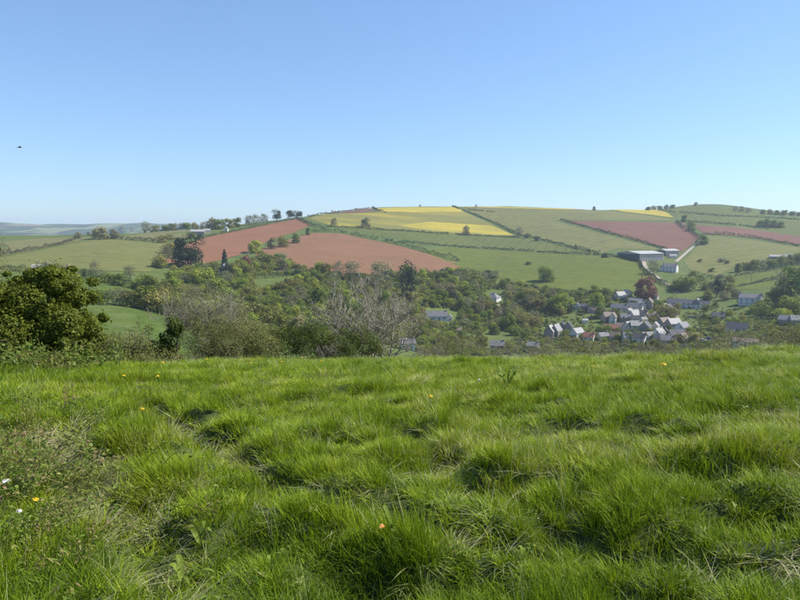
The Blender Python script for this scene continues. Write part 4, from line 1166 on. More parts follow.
for px, py, L, W, ev, rs, rot, wl_, rf, lb in [
    (625,322,8,6,3.6,3.0,15,'stone','rslate','slate cottage squeezed between the white gable and the dark slate house'),
    (629,316,7,5.5,3.4,2.8,70,'cream','rgrey','cream gabled cottage at the foot of the slate terrace'),
    (642,319,8,6,4.0,3.0,-15,'cream','rbrown','brown-roofed house above the village street'),
    (643,326,7,6,3.8,2.8,60,'shadewhite','rslate','pale gabled house left of the village street'),
    (653,322,7,5.5,3.4,2.8,10,'cream','rbrown','cream brown-roofed cottage in the village street'),
    (672,320,8,6,3.6,3.0,-10,'pink','rbrown','brown-roofed pink house right of the olive tree'),
    (658,338,8,6,3.6,2.8,65,'white','rgrey','white gabled cottage low in the village street'),
    (668,345,9,6,3.0,2.6,5,'stone','rslate','slate cottage beside the long grey wall'),
    (683,343,8,6,3.0,2.8,70,'stone','rbrown','brown gabled outbuilding at the car park'),
    (617,341,9,6,3.0,2.6,-8,'cream','rbrown','brown-roofed cream cottage at the near edge of the village'),
    (629,342,8,6,3.2,2.8,20,'white','rslate','white slate-roofed cottage at the near edge of the village'),
    (640,343,8,6,3.2,2.8,-25,'white','rbrown','brown-roofed white cottage at the near edge of the village'),
    (603,340,7,5,2.8,2.2,35,'cream','rslate','small cream cottage below the garden lawn'),
    (589,341,7,5.5,3.0,2.4,-15,'cream','rred','small red-roofed cottage right of the twin slate houses'),
    (655,300,6,5,3.2,2.4,75,'white','rbrown','small white gabled house right of the copper beech'),
    (718,320,8,6,2.8,2.6,5,'stone','rdark','dark-roofed cottage among bushes right of the village')]:
    Hs(px, py, L, W, ev, rs, rot, wl_, rf, lb, 1)

# the long grey barn and its lean-to on the hill
def barn(px, py, L, W, eave, rise, rot, label, openings, clad='cladding'):
    p = hit(px, py)
    e = empty('barn', (p.x, p.y, p.z), math.radians(rot) - math.atan2(p.x, p.y))
    hL, hW = L / 2, W / 2
    bm = bmesh.new()
    b = [bm.verts.new(v) for v in ((-hL,-hW,-6),(hL,-hW,-6),(hL,hW,-6),(-hL,hW,-6))]; t = [bm.verts.new((v.co.x, v.co.y, eave)) for v in b]
    g0 = bm.verts.new((-hL,0,eave+rise)); g1 = bm.verts.new((hL,0,eave+rise))
    bm.faces.new((b[0],b[1],t[1],t[0])); bm.faces.new((b[2],b[3],t[3],t[2])); bm.faces.new((b[1],b[2],t[2],g1,t[1])); bm.faces.new((b[3],b[0],t[0],g0,t[3]))
    bm_obj('wall', bm, BM_[clad], e)
    bm = bmesh.new(); o = 0.8
    for s in (-1, 1):
        q = [(-hL-o, s*(hW+o), eave-o*rise/hW+0.15), (hL+o, s*(hW+o), eave-o*rise/hW+0.15), (hL+o, 0, eave+rise+0.15), (-hL-o, 0, eave+rise+0.15)]
        lo = [bm.verts.new(v) for v in q]; up = [bm.verts.new((v[0], v[1], v[2]+0.2)) for v in q]
        bm.faces.new(lo); bm.faces.new(up)
        for i in range(4): bm.faces.new((lo[i], lo[(i+1)%4], up[(i+1)%4], up[i]))
    bm_obj('roof', bm, BM_['barnroof'], e)
    for (kind, a, b_, z0, z1) in openings:  # dark panels laid on the wall, the shade inside put into their colour
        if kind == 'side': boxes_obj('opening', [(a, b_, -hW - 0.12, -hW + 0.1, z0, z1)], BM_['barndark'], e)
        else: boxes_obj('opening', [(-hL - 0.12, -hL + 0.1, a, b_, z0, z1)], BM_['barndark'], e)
    for k in range(9):
        x = -hL + L * (k + 0.5) / 9
        boxes_obj('wall_post', [(x - 0.2, x + 0.2, -hW - 0.22, -hW - 0.01, -5, eave - 0.4)], BM_[clad], e)
    return tag(e, label, 'barn')
barn(640,258.5,36,40,6.5,2.6,42,'long grey barn with a pale roof and dark open gable',[('end',-19,19,-3,6.1)])
barn(668,254.5,19,18,5.0,2.0,36,'low open-fronted barn at the right end of the long grey barn',[('end',-8.2,8.2,-2,4.6)])

# ------------------------------------------------------------------ a white caravan, cars, poles
def wheel(parent, x, y, z, r, w):
    bm = bmesh.new(); bmesh.ops.create_cone(bm, cap_ends=True, segments=14, radius1=r, radius2=r, depth=w)
    bmesh.ops.rotate(bm, verts=bm.verts, matrix=Matrix.Rotation(math.pi / 2, 3, 'X'))
    o = bm_obj('wheel', bm, BM_['tyre'], parent); o.location = (x, y, z)
    bm = bmesh.new(); bmesh.ops.create_cone(bm, cap_ends=True, segments=12, radius1=r * 0.6, radius2=r * 0.55, depth=w + 0.03)
    bmesh.ops.rotate(bm, verts=bm.verts, matrix=Matrix.Rotation(math.pi / 2, 3, 'X'))
    bm_obj('rim', bm, BM_['frame'], o)
BM_['tyre'] = plain_mat('tyre_rubber', (0.02, 0.02, 0.02), .8)
def profile_obj(name, prof, w, mat, parent, inset=0.0):
    bm = bmesh.new()
    a = [bm.verts.new((x, -w / 2, z)) for x, z in prof]; b = [bm.verts.new((x, w / 2, z)) for x, z in prof]
    n = len(prof)
    bm.faces.new(a); bm.faces.new(b[::-1])
    for i in range(n): bm.faces.new((a[i], b[i], b[(i+1)%n], a[(i+1)%n]))
    bmesh.ops.recalc_face_normals(bm, faces=bm.faces)
    bmesh.ops.bevel(bm, geom=[e for e in bm.edges if len(e.link_faces) == 2], offset=0.05, segments=2, affect='EDGES')
    return bm_obj(name, bm, mat, parent)
def car(px, py, rot, col, label):
    p = hit(px, py)
    e = empty('parked_car', (p.x, p.y, p.z + 0.35), math.radians(rot) - math.atan2(p.x, p.y))
    m = MATS.get('paint_' + col) or plain_mat('paint_' + col, {'white': (.75,.75,.74), 'dark': (.03,.035,.05), 'silver': (.45,.46,.48), 'blue': (.05,.1,.25), 'red': (.3,.03,.03)}[col], .25, 0.03, spec=0.6)
    profile_obj('body', [(-2.1,.3),(2.1,.3),(2.15,.6),(2.0,.82),(1.1,.92),(-1.9,.95),(-2.15,.8)], 1.75, m, e)
    profile_obj('cabin', [(-1.75,.93),(1.15,.9),(.45,1.42),(-1.2,1.46)], 1.5, BM_['glass'], e)
    profile_obj('roof', [(-1.2,1.44),(.45,1.40),(.35,1.5),(-1.1,1.52)], 1.45, m, e)
    for x in (-1.35, 1.35):
        for y in (-.8, .8): wheel(e, x, y, .32, .32, .2)
    for y in (-.6, .6): boxes_obj('headlight', [(2.08, 2.17, y - .2, y + .2, .58, .72)], BM_['frame'], e)
    tag(e, label, 'car', 'cars parked in the village')
car(703,341.5,10,'white','white car at the right end of the village car park')
car(697,341,15,'dark','dark car left of the white car in the car park')
car(669,338,-30,'white','white car on the village street below the olive tree')
car(674,341,-20,'silver','silver car in front of the boarded barn')
car(664,333,40,'dark','dark car beside the olive tree in the village')
car(709,340,5,'blue','blue car at the far right of the car park')
def caravan():
    p = hit(37, 268.5)
    e = empty('caravan', (p.x, p.y, p.z), math.radians(8) - math.atan2(p.x, p.y))
    profile_obj('body', [(-3.4,.55),(3.2,.55),(3.5,1.2),(3.3,2.5),(2.9,2.75),(-3.0,2.75),(-3.5,2.4),(-3.6,1.2)], 2.3, BM_['white'], e)
    for x in (-2.2, 0.0, 2.0): boxes_obj('window', [(x - .6, x + .6, -1.19, -1.10, 1.5, 2.2)], BM_['glass'], e)
    boxes_obj('door', [(.75, 1.35, -1.19, -1.12, .7, 2.3)], BM_['frame'], e)
    for x in (-.5, .3):
        for y in (-1.0, 1.0): wheel(e, x, y, .33, .33, .2)
    boxes_obj('drawbar', [(3.3, 4.6, -.1, .1, .5, .62)], BM_['barndark'], e)
    tag(e, 'white caravan by the hedge on the left hillside', 'caravan')
caravan()
POLE = plain_mat('pole_wood', (0.16, 0.13, 0.10), .9)
def pole(px, py, h, label):
    p = hit(px, py)
    e = empty('telegraph_pole', (p.x, p.y, p.z))
    v, f = tubes([((0,0,-1),(0,0,h*.5),.17,.15),((0,0,h*.5),(0,0,h),.15,.12)], 8)
    obj('mast', np_mesh('mast', v, f), POLE, e)
    boxes_obj('crossarm', [(-.9,.9,-.06,.06,h-.7,h-.55)], POLE, e)
    for x in (-.8, -.3, .3, .8): boxes_obj('insulator', [(x-.05,x+.05,-.05,.05,h-.55,h-.38)], BM_['frame'], e)
    tag(e, label, 'pole', 'telegraph poles of the valley')
pole(751,283,11,'thin telegraph pole in the pasture above the white house')
pole(465,327,9,'telegraph pole below the bungalow')
pole(731,323,9,'pale telegraph pole on the sloping lawn')
pole(700,345,9,'telegraph pole beside the village car park')
def bird():
    x, y, z = ray(20, 147.5); d = 55.0
    e = empty('bird', (x * d, y * d, z * d), 0.4)
    v, f = tubes([((-.17,0,0),(-.08,0,.01),.012,.045),((-.08,0,.01),(.06,0,.015),.045,.04),((.06,0,.015),(.12,0,.02),.04,.025),((.12,0,.02),(.17,0,.015),.025,.004)], 8)
    m = plain_mat('feathers', (.03,.03,.032), .7)
    obj('body', np_mesh('body', v, f, None, True), m, e)
    for s in (-1, 1):
        V = [(.08,s*.03,.03),(.06,s*.18,.09),(-.06,s*.36,.07),(-.07,s*.2,.08),(-.06,s*.03,.03)]
        V2 = [(a, b, c - .012) for a, b, c in V]
        bm = bmesh.new(); A = [bm.verts.new(q) for q in V]; B = [bm.verts.new(q) for q in V2]
        bm.faces.new(A); bm.faces.new(B[::-1])
        for i in range(5): bm.faces.new((A[i], B[i], B[(i+1)%5], A[(i+1)%5]))
        bm_obj('wing', bm, m, e)
    boxes_obj('tail', [(-.3,-.15,-.035,.035,-.006,.008)], m, e)
    tag(e, 'small dark bird flying in the sky at the left', 'bird')
bird()

# ------------------------------------------------------------------ stone walls between the village gardens
WSTONE = plain_mat('wall_rubble', (0.21, 0.19, 0.16), .95, .35, 2.5)
def stone_wall(pts, h, label):
    W = [hit(x, y) for x, y in dens(pts, 4, False)]
    P = np.array([(p.x, p.y) for p in W]); n = len(P)
    Tn = np.gradient(P, axis=0); Tn /= np.linalg.norm(Tn, axis=1)[:, None] + 1e-9
    N = np.stack([-Tn[:, 1], Tn[:, 0]], 1) * 0.22
    z = H(P[:, 0], P[:, 1])
    V = np.vstack([np.column_stack([P - N, z - .5]), np.column_stack([P + N, z - .5]), np.column_stack([P + N, z + h]), np.column_stack([P - N, z + h])])
    i = np.arange(n - 1)
    Fc = np.vstack([np.stack([a * n + i, a * n + i + 1, b * n + i + 1, b * n + i], 1) for a, b in ((0, 1), (1, 2), (2, 3), (3, 0))])
    e = empty('stone_wall', (0, 0, 0))
    obj('wall_body', np_mesh('wall_body', V, Fc), WSTONE, e)
    C = np.vstack([np.column_stack([P - N * 1.3, z + h]), np.column_stack([P + N * 1.3, z + h]), np.column_stack([P + N * .9, z + h + .14]), np.column_stack([P - N * .9, z + h + .14])])
    obj('coping', np_mesh('coping', C, Fc.copy()), BM_['stone'], e)
    tag(e, label, 'wall', 'stone walls of the village')
for pts, h, l in [([(655,347),(690,347.5),(712,346)], 1.6, 'long grey stone wall along the near edge of the village'), ([(604,337),(616,338),(626,336)], 1.3, 'stone wall in front of the red roofed cottage'), ([(652,306),(662,309),(672,308)], 1.8, 'stone wall round the pale yard'),
                  ([(588,318),(600,317),(606,315)], 1.3, 'stone wall left of the white gabled cottage'), ([(686,318),(700,317),(716,315)], 1.4, 'stone wall below the long slate building'), ([(545,339),(565,341),(585,340)], 1.4, 'stone wall under the twin slate houses'),
                  ([(660,318),(664,327),(669,335)], 1.3, 'stone wall down the right side of the village street'), ([(735,347),(752,346.5)], 1.3, 'stone wall before the low white building at right')]:
    stone_wall(pts, h, l)

# ------------------------------------------------------------------ grass of the near meadow
def grass_mat(name, stops, trans=0.30, rough=0.55, spec=0.16):
    m, nt, bs = mat_base(name)
    bs.inputs['Roughness'].default_value = rough
    bs.inputs['Specular IOR Level'].default_value = spec
    g = nd(nt, 'ShaderNodeNewGeometry')
    at = nd(nt, 'ShaderNodeAttribute'); at.attribute_type = 'INSTANCER'; at.attribute_name = 'tint'
    ad = nd(nt, 'ShaderNodeMath', operation='MULTIPLY_ADD'); ad.inputs[1].default_value = 0.5
    nt.links.new(g.outputs['Random Per Island'], ad.inputs[0]); nt.links.new(at.outputs['Fac'], ad.inputs[2])
    sb = nd(nt, 'ShaderNodeMath', operation='SUBTRACT'); sb.inputs[1].default_value = 0.25
    nt.links.new(ad.outputs[0], sb.inputs[0])
    r = ramp(nt, stops); nt.links.new(sb.outputs[0], r.inputs[0])
    nt.links.new(r.outputs[0], bs.inputs['Base Color'])
    tr = nd(nt, 'ShaderNodeBsdfTranslucent'); mx = nd(nt, 'ShaderNodeMixShader'); mx.inputs[0].default_value = trans
    nt.links.new(r.outputs[0], tr.inputs['Color'])
    nt.links.new(bs.outputs[0], mx.inputs[1]); nt.links.new(tr.outputs[0], mx.inputs[2])
    nt.links.new(mx.outputs[0], nt.nodes['Material Output'].inputs['Surface'])
    return m
GRASS = grass_mat('meadow_grass', [(0.0, (0.085, 0.15, 0.006)), (0.3, (0.165, 0.25, 0.008)), (0.6, (0.245, 0.325, 0.011)), (0.82, (0.32, 0.36, 0.03)), (1.0, (0.5, 0.46, 0.22))])
STRAW = grass_mat('meadow_straw', [(0.0, (0.18, 0.22, 0.05)), (0.45, (0.36, 0.36, 0.16)), (1.0, (0.56, 0.50, 0.33))], 0.2)
WEED = grass_mat('weed_leaf', [(0.0, (0.10, 0.16, 0.022)), (0.5, (0.16, 0.21, 0.035)), (0.8, (0.22, 0.19, 0.07)), (1.0, (0.25, 0.16, 0.09))], 0.3)
def blades(r, n, rad, h, width, lean, curve, segs=3):
    """n curved, tapering grass blades in one clump."""
    a = r.uniform(0, 2 * math.pi, n); q = rad * np.sqrt(r.random(n))
    base = np.stack([np.cos(a) * q, np.sin(a) * q, np.full(n, -0.03)], 1)
    out = a + r.normal(0, 0.9, n)
    dirh = np.stack([np.cos(out), np.sin(out), np.zeros(n)], 1)
    L = h * r.uniform(0.55, 1.25, n)
    th0 = np.abs(r.normal(lean, 0.16, n)); th1 = th0 + np.abs(r.normal(curve, 0.35, n))
    side = np.stack([-np.sin(out), np.cos(out), np.zeros(n)], 1)
    tw = r.normal(0, 0.5, n)[:, None]
    side = unit(side * np.cos(tw) + dirh * np.sin(tw))
    rows = []
    p = base.copy()
    W = width * r.uniform(0.7, 1.3, n)
    for k in range(segs + 1):
        t = k / segs
        w = W * (1 - t ** 1.6) * 0.5 if k < segs else W * 0.02
        rows.append((p - side * w[:, None], p + side * w[:, None]))
        th = th0 + (th1 - th0) * t
        p = p + (dirh * np.sin(th)[:, None] + np.array([0, 0, 1.0]) * np.cos(th)[:, None]) * (L / segs)[:, None]
    V = np.stack([x for rw in rows for x in rw], 1)      # n, 2*(segs+1), 3
    idx = np.arange(n)[:, None] * 2 * (segs + 1)
    Fc = np.concatenate([np.stack([idx[:, 0] + 2*k, idx[:, 0] + 2*k + 1, idx[:, 0] + 2*k + 3, idx[:, 0] + 2*k + 2], 1) for k in range(segs)])
    return V.reshape(-1, 3), Fc
def grass_kinds():
    r = np.random.default_rng(77); out = []
    for k in range(5): out.append(np_mesh('tuft', *blades(r, 46, 0.075, 0.21, 0.0056, 0.16, 0.42), GRASS))          # 0-4 upright
    for k in range(3): out.append(np_mesh('tuft', *blades(r, 36, 0.08, 0.24, 0.0052, 0.35, 1.0), GRASS))           # 5-7 flopping
    for k in range(2): out.append(np_mesh('tuft', *blades(r, 30, 0.08, 0.15, 0.0085, 0.35, 0.7), GRASS))            # 8-9 short broad
    for k in range(2): out.append(np_mesh('tuft', *blades(r, 34, 0.11, 0.24, 0.0042, 1.3, 0.4), STRAW))           # 10-11 laid flat, pale
    for k in range(2): out.append(np_mesh('tuft', *blades(r, 9, 0.09, 0.36, 0.0032, 0.2, 0.7), STRAW))              # 12-13 thin dry stalks
    return out
def tilt_euler(yaw, ax, ang):
    """XYZ Euler angles of: turn by yaw, then lean by ang towards heading ax."""
    c, s = np.cos(ang), np.sin(ang)
    kx, ky = -np.sin(ax), np.cos(ax)          # rotation axis, horizontal
    R = np.zeros((len(yaw), 3, 3))
    R[:, 0, 0] = c + kx*kx*(1-c); R[:, 0, 1] = kx*ky*(1-c); R[:, 0, 2] = ky*s
    R[:, 1, 0] = kx*ky*(1-c); R[:, 1, 1] = c + ky*ky*(1-c); R[:, 1, 2] = -kx*s
    R[:, 2, 0] = -ky*s; R[:, 2, 1] = kx*s; R[:, 2, 2] = c
    cy, sy = np.cos(yaw), np.sin(yaw)
    Y = np.zeros_like(R); Y[:, 0, 0] = cy; Y[:, 0, 1] = -sy; Y[:, 1, 0] = sy; Y[:, 1, 1] = cy; Y[:, 2, 2] = 1
    M = R @ Y
    return np.stack([np.arctan2(M[:, 2, 1], M[:, 2, 2]), -np.arcsin(np.clip(M[:, 2, 0], -1, 1)), np.arctan2(M[:, 1, 0], M[:, 0, 0])], 1)
def mask_gauss(X, Y, L):
    m = np.zeros(len(X))
    for x, y, r in L: m = np.maximum(m, np.exp(-((X - x) ** 2 + (Y - y) ** 2) / (r * r)))
    return m
BARE = [(*near(x, y)[:2], r) for x, y, r in [(90,480,.3),(120,515,.35),(150,540,.3),(300,488,.2),(370,500,.2),(60,440,.35),(30,470,.4),(240,462,.25),(480,540,.22),(715,566,.22)]]
def meadow():
    r = np.random.default_rng(5)
    bands = [(1.7, 3.5, 300), (3.5, 6, 230), (6, 10, 160), (10, 15, 115), (15, 20, 80), (20, 25, 45)]
    PX, PY = [], []
    for a, b, den in bands:
        half = 0.74
        n = int(den * half * (b * b - a * a))
        d = np.sqrt(r.uniform(a * a, b * b, n)); az = r.uniform(-half, half, n)
        PX.append(d * np.sin(az)); PY.append(d * np.cos(az))
    X = np.concatenate(PX); Y = np.concatenate(PY)
    keep = Y < 27
    X, Y = X[keep], Y[keep]; n = len(X); d = np.hypot(X, Y)
    tr = np.maximum(np.exp(-(seg_dist(X, Y, TRACK) / 0.17) ** 2), 0.75 * np.exp(-(seg_dist(X, Y, TRACK_FAR) / 0.11) ** 2)); tp = np.exp(-(seg_dist(X, Y, TRAMPLED) / 0.28) ** 2)
    bare = mask_gauss(X, Y, BARE)
    flat = np.maximum(np.maximum(tr * 0.9, tp * 0.8), bare)
    lushn = fbm(X / 0.42, Y / 0.36, 41, 3); patch = fbm(X / 3.2, Y / 2.4, 57, 2)
    tall = np.zeros(n)
    for (x, y, rad, hgt) in MOUNDS: tall = np.maximum(tall, np.exp(-(((X - x) / (rad * 1.4)) ** 2 + ((Y - y) / rad) ** 2)))
    hollow = np.zeros(n)
    for (x, y, rad, dp) in POCKETS: hollow = np.maximum(hollow, np.exp(-(((X - x) / (rad * 1.2)) ** 2 + ((Y - y) / (rad * .8)) ** 2)))
    hs = (0.30 + 0.46 * np.clip((lushn - 0.32) * 2.4, 0, 1) + 0.12 * tall - 0.2 * hollow) * (1 - 0.5 * flat) * r.uniform(0.75, 1.25, n)
    hs *= np.clip(1.12 - 0.016 * d, 0.75, 1.1) * np.where(flat > 0.45, 0.8, 1.0)
    keep = r.random(n) > 0.3 * bare * flat
    rnd = r.random(n)
    var = np.where(rnd < 0.58, r.integers(0, 5, n), np.where(rnd < 0.68, r.integers(5, 8, n), np.where(rnd < 0.92, r.integers(8, 10, n), np.where(rnd < 0.968, r.integers(10, 12, n), r.integers(12, 14, n)))))
    var = np.where((flat > 0.45) & (r.random(n) < 0.42 * flat + 0.03), r.integers(10, 12, n), var)
    var = np.where((flat > 0.5) & (r.random(n) < 0.3), r.integers(5, 8, n), var)
    dry = np.clip((fbm(X / 0.9, Y / 0.7, 61, 2) - 0.62) * 5, 0, 1) * (X < -0.5)
    var = np.where(r.random(n) < 0.22 * dry, 10, var)
    ed = np.clip((d - 12.5) / 4, 0, 1)
    var = np.where(r.random(n) < 0.10 * ed, r.integers(10, 14, n), var)
    tint = 0.27 + 0.5 * (patch - 0.5) + 0.6 * (fbm(X / 0.33, Y / 0.28, 47, 2) - 0.5) + 0.18 * (X > 0) * np.clip(d / 10, 0, 1) + 0.28 * np.clip((lushn - 0.5), -0.4, 0.4) + r.normal(0, 0.07, n) + 0.22 * flat + 0.10 * np.clip(d / 14, 0, 1.2)
    ax = 3.5 + 6.0 * (fbm(X / 0.9, Y / 0.8, 71, 2) - 0.5) + r.normal(0, 0.8, n)
    ang = np.clip(0.04 + 0.45 * np.clip(fbm(X / 0.4, Y / 0.36, 81, 2) - 0.5, 0, 1) + 0.06 * tall + 0.5 * flat + r.normal(0, 0.1, n), 0, 1.25)
    rot = tilt_euler(r.uniform(0, 6.28, n), ax, ang)
    wd = np.clip(0.72 + 0.04 * d, 0.78, 1.4) * r.uniform(0.85, 1.2, n)
    scl = np.stack([wd, wd, hs], 1)
    Z = H(X, Y)
    s = keep
    return scatter_object('grass', np.stack([X, Y, Z], 1)[s], var[s], rot[s], scl[s], np.clip(tint, 0.02, 0.98)[s], grass_kinds(), 'lush tussocky green meadow grass across the foreground', 'grass')
meadow()

# ------------------------------------------------------------------ low weeds and bramble sprays among the grass
def sprig(r, kind):
    V, Fc = [], []
    parts = []
    if kind == 'bramble':
        n = 26; t = np.sort(r.random(n)); L = 0.5
        P = np.stack([t * L, 0.05 * np.sin(t * 5), 0.24 * np.sin(t * 2.6)], 1) + r.normal(0, 0.035, (n, 3))
        P[:, 2] = np.abs(P[:, 2]) + 0.02
        parts.append(leaves(P, unit(r.normal(0, 0.45, (n, 3)) + np.array([0, 0, 1.0])), 0.04, 0.66, r))
        st = [((0.0 + L*k/6, 0, 0.24*math.sin(2.6*k/6)), (L*(k+1)/6, 0, 0.24*math.sin(2.6*(k+1)/6)), 0.004, 0.004) for k in range(6)]
        parts.append(tubes(st, 3))
    elif kind == 'nettle':
        st, PP = [], []
        for s in range(6):
            b = np.array([*r.normal(0, 0.07, 2), 0]); h = r.uniform(0.18, 0.36); tip = b + np.array([*r.normal(0, 0.04, 2), h])
            st.append((b, tip, 0.003, 0.002))
            for k in range(9):
                PP.append(b + (tip - b) * (0.25 + 0.75 * k / 9) + np.array([*r.normal(0, 0.03, 2), 0]))
        PP = np.array(PP)
        parts += [tubes(st, 3), leaves(PP, unit(r.normal(0, 0.5, PP.shape) + np.array([0, 0, 1.0])), 0.042, 0.42, r)]
    else:  # low broad rosette: dandelion, plantain, clover
        n = 14; a = np.arange(n) * 2.4; q = r.uniform(0.03, 0.10, n)
        P = np.stack([np.cos(a) * q, np.sin(a) * q, r.uniform(0.02, 0.09, n)], 1)
        parts.append(leaves(P, unit(np.stack([np.cos(a) * 0.5, np.sin(a) * 0.5, 1 + 0 * a], 1) + r.normal(0, 0.2, (n, 3))), 0.07, 0.28, r))
    v, f = join(parts)
    return np_mesh('sprig', v, f, WEED)
def weeds():
    r = np.random.default_rng(9)
    meshes = [sprig(r, k) for k in ('bramble', 'bramble', 'bramble', 'nettle', 'nettle', 'rosette', 'rosette')]
    P, var, scl, tint = [], [], [], []
    def spot(px, py, n, rad, kinds, s, t):
        c = near(px, py)
        for _ in range(n):
            P.append((c.x + r.normal(0, rad * 1.3), c.y + r.normal(0, rad * 1.2)))
            var.append(r.choice(kinds)); k = r.uniform(*s); scl.append((k, k, k * r.uniform(0.8, 1.2))); tint.append(np.clip(r.normal(t, 0.22), 0, 1))
    B, Nn, R_ = [0, 1, 2], [3, 4], [5, 6]
    for x, y, n, rad in [(12,480,26,.25),(35,465,26,.28),(60,478,18,.22),(20,510,16,.2),(45,440,18,.3),(70,500,10,.2),(0,440,26,.35),(85,455,8,.2),(30,530,8,.2)]:
        spot(x, y, n, rad, B + Nn, (0.45, 0.85), 0.5)
    for x, y, n, rad in [(120,520,16,.22),(95,545,8,.2),(150,545,8,.2),(130,495,6,.18),(60,560,5,.2)]:
        spot(x, y, n, rad, R_ + Nn + [0], (0.4, 0.7), 0.6)
    for x, y, n, rad in [(25,368,60,.45),(60,372,40,.4),(5,375,40,.4)]:
        spot(x, y, n, rad, B + Nn, (1.0, 1.8), 0.3)
    for _ in range(900):
        d = math.sqrt(r.uniform(4, 270)); a = r.uniform(-0.62, 0.62)
        P.append((d * math.sin(a), d * math.cos(a))); var.append(r.choice(R_)); k = r.uniform(0.35, 0.75); scl.append((k, k, k)); tint.append(r.uniform(0.1, 0.6))
    P = np.array(P); n = len(P)
    rot = np.stack([r.normal(0, 0.1, n), r.normal(0, 0.1, n), r.uniform(0, 6.28, n)], 1)
    return scatter_object('weeds', np.column_stack([P, H(P[:, 0], P[:, 1]) + 0.03]), var, rot, scl, tint, meshes, 'low bramble sprays, nettles and leafy weeds among the meadow grass', 'weeds')
weeds()

# ------------------------------------------------------------------ single flowers, docks and a dead leaf
PETAL = plain_mat('dandelion_yellow', (0.78, 0.52, 0.02), 0.6, 0.12, 60)
STALK = plain_mat('flower_stalk', (0.14, 0.17, 0.06), 0.6, 0.1, 20)
WPETAL = plain_mat('white_petal', (0.75, 0.74, 0.74), 0.6, 0.05, 40)
def flower(px, py, label, petal=PETAL, name='dandelion', rad=0.021, h=0.2, group='dandelions in the meadow'):
    p = near(px, py)
    e = empty(name, (p.x, p.y, hz(p.x, p.y)))
    r = np.random.default_rng(int(px * 7 + py))
    tip = np.array([r.normal(0, .02), -0.02 + r.normal(0, .02), h])
    v, f = tubes([((0, 0, -.02), tip * .5, .0028, .0024), (tip * .5, tip, .0024, .0022)], 5)
    obj('stem', np_mesh('stem', v, f), STALK, e)
    n = 60; a = r.uniform(0, 6.28, n); q = rad * np.sqrt(r.random(n)); up = np.stack([np.cos(a) * .6, np.sin(a) * .6, 1 + 0 * a], 1)
    P = tip + np.stack([np.cos(a) * q, np.sin(a) * q, .012 * (1 - (q / rad) ** 2)], 1)
    v, f = leaves(P, unit(up + r.normal(0, .3, (n, 3))), rad * .8, .45, r)
    hd = obj('flower_head', np_mesh('flower_head', v, f), petal, e)
    v, f = tubes([(tip - np.array([0, 0, .014]), tip, .004, .009)], 7)
    obj('sepal_cup', np_mesh('sepal_cup', v, f), STALK, hd)
    return tag(e, label, 'flower', group)
for x, y, l, rr in [(660,380,'large yellow dandelion in the grass below the village street',.04), (590,382,'small yellow dandelion left of the large one',.018), (430,413,'yellow dandelion alone in the middle of the meadow',.024), (126,390,'yellow dandelion at the left among short grass',.022),
                    (157,391,'yellow dandelion beside the left end of the worn track',.024), (162,379,'yellow dandelion farther up from the left track end',.02), (148,422,'yellow dandelion on the near side of the left track end',.02), (302,366,'yellow dandelion at the brow below the green bushes',.024),
                    (283,368,'pale yellow dandelion left of the brow bushes',.02), (209,371,'yellow dandelion under the grey-olive shrub',.018), (38,529,'single yellow flower among the bramble sprays',.016), (322,372,'tiny dandelion right of the brow bushes',.016), (252,375,'tiny dandelion between the shrub and the track',.016)]:
    flower(x, y, l, rad=rr)
flower(11,502,'white flower low among the bramble sprays at left', WPETAL, 'white_flower', .022, .12, 'white flowers among the brambles'); flower(24,521,'white flower below the first among the brambles', WPETAL, 'white_flower', .016, .10, 'white flowers among the brambles')
flower(478,389,'small white daisy in the middle grass', WPETAL, 'daisy', .018, .12, 'daisies in the meadow')
DOCK = leaf_mat('dock_leaf', [(0.17, 0.25, 0.03), (0.22, 0.29, 0.045)], 0.45, 0.1, 0.5)
def big_leaf(L, W, lift, seed):
    r = np.random.default_rng(seed); n = 7
    V = []
    for k in range(n + 1):
        t = k / n; w = W * math.sin(math.pi * min(1, t * 0.9 + 0.06)) ** 0.8 * (1 - 0.25 * t) + 0.002
        x = L * t * (1 - 0.15 * t); z = lift * L * math.sin(t * 2.2) + 0.02 + r.normal(0, .003)
        V += [(x, -w / 2, z + 0.18 * w), (x, 0, z), (x, w / 2, z + 0.18 * w)]
    Fc = []
    for k in range(n):
        for j in range(2): Fc.append((3*k+j, 3*k+3+j, 3*k+4+j, 3*k+1+j))
    return np_mesh('leaf', V, Fc, DOCK, True)
def dock(px, py, n, L, label, tall=0.6, seed=1):
    p = near(px, py); e = empty('dock_plant', (p.x, p.y, hz(p.x, p.y) + 0.02))
    r = random.Random(seed)
    for k in range(n):
        o = obj('leaf', big_leaf(L * r.uniform(.7, 1.15), L * .21 * r.uniform(.8, 1.2), tall * r.uniform(.6, 1.4), seed * 10 + k), None, e)
        o.rotation_euler = (r.uniform(-.2, .2), r.uniform(-.35, .05), k * 2.4 + r.uniform(-.3, .3))
    return tag(e, label, 'plant', 'dock plants in the meadow')
dock(508,388,9,.24,'broad-leaved dock standing in the middle of the meadow',1.0,1)
dock(182,562,6,.17,'bright broad-leaved dock at the lower left',.8,2)
dock(200,538,3,.13,'tall dock leaf rising left of the worn track',1.1,3)
dock(393,548,3,.11,'dock with a long leaf near the orange dead leaf',1.0,4)
dock(524,560,5,.085,'upright narrow dock at the bottom centre right',.9,5)
dock(272,574,4,.09,'small dock at the bottom left of centre',.8,6)
def dead_leaf():
    p = near(378, 556); e = obj('dead_leaf', big_leaf(.036, .026, .3, 99).copy())
    e.data.materials.clear(); e.data.materials.append(plain_mat('dead_leaf', (0.38, 0.16, 0.03), .6, .2, 40))
    e.location = (p.x, p.y, hz(p.x, p.y) + 0.17); e.rotation_euler = (.5, .2, 1)
    tag(e, 'orange-brown dead leaf caught in the grass', 'leaf')
dead_leaf()

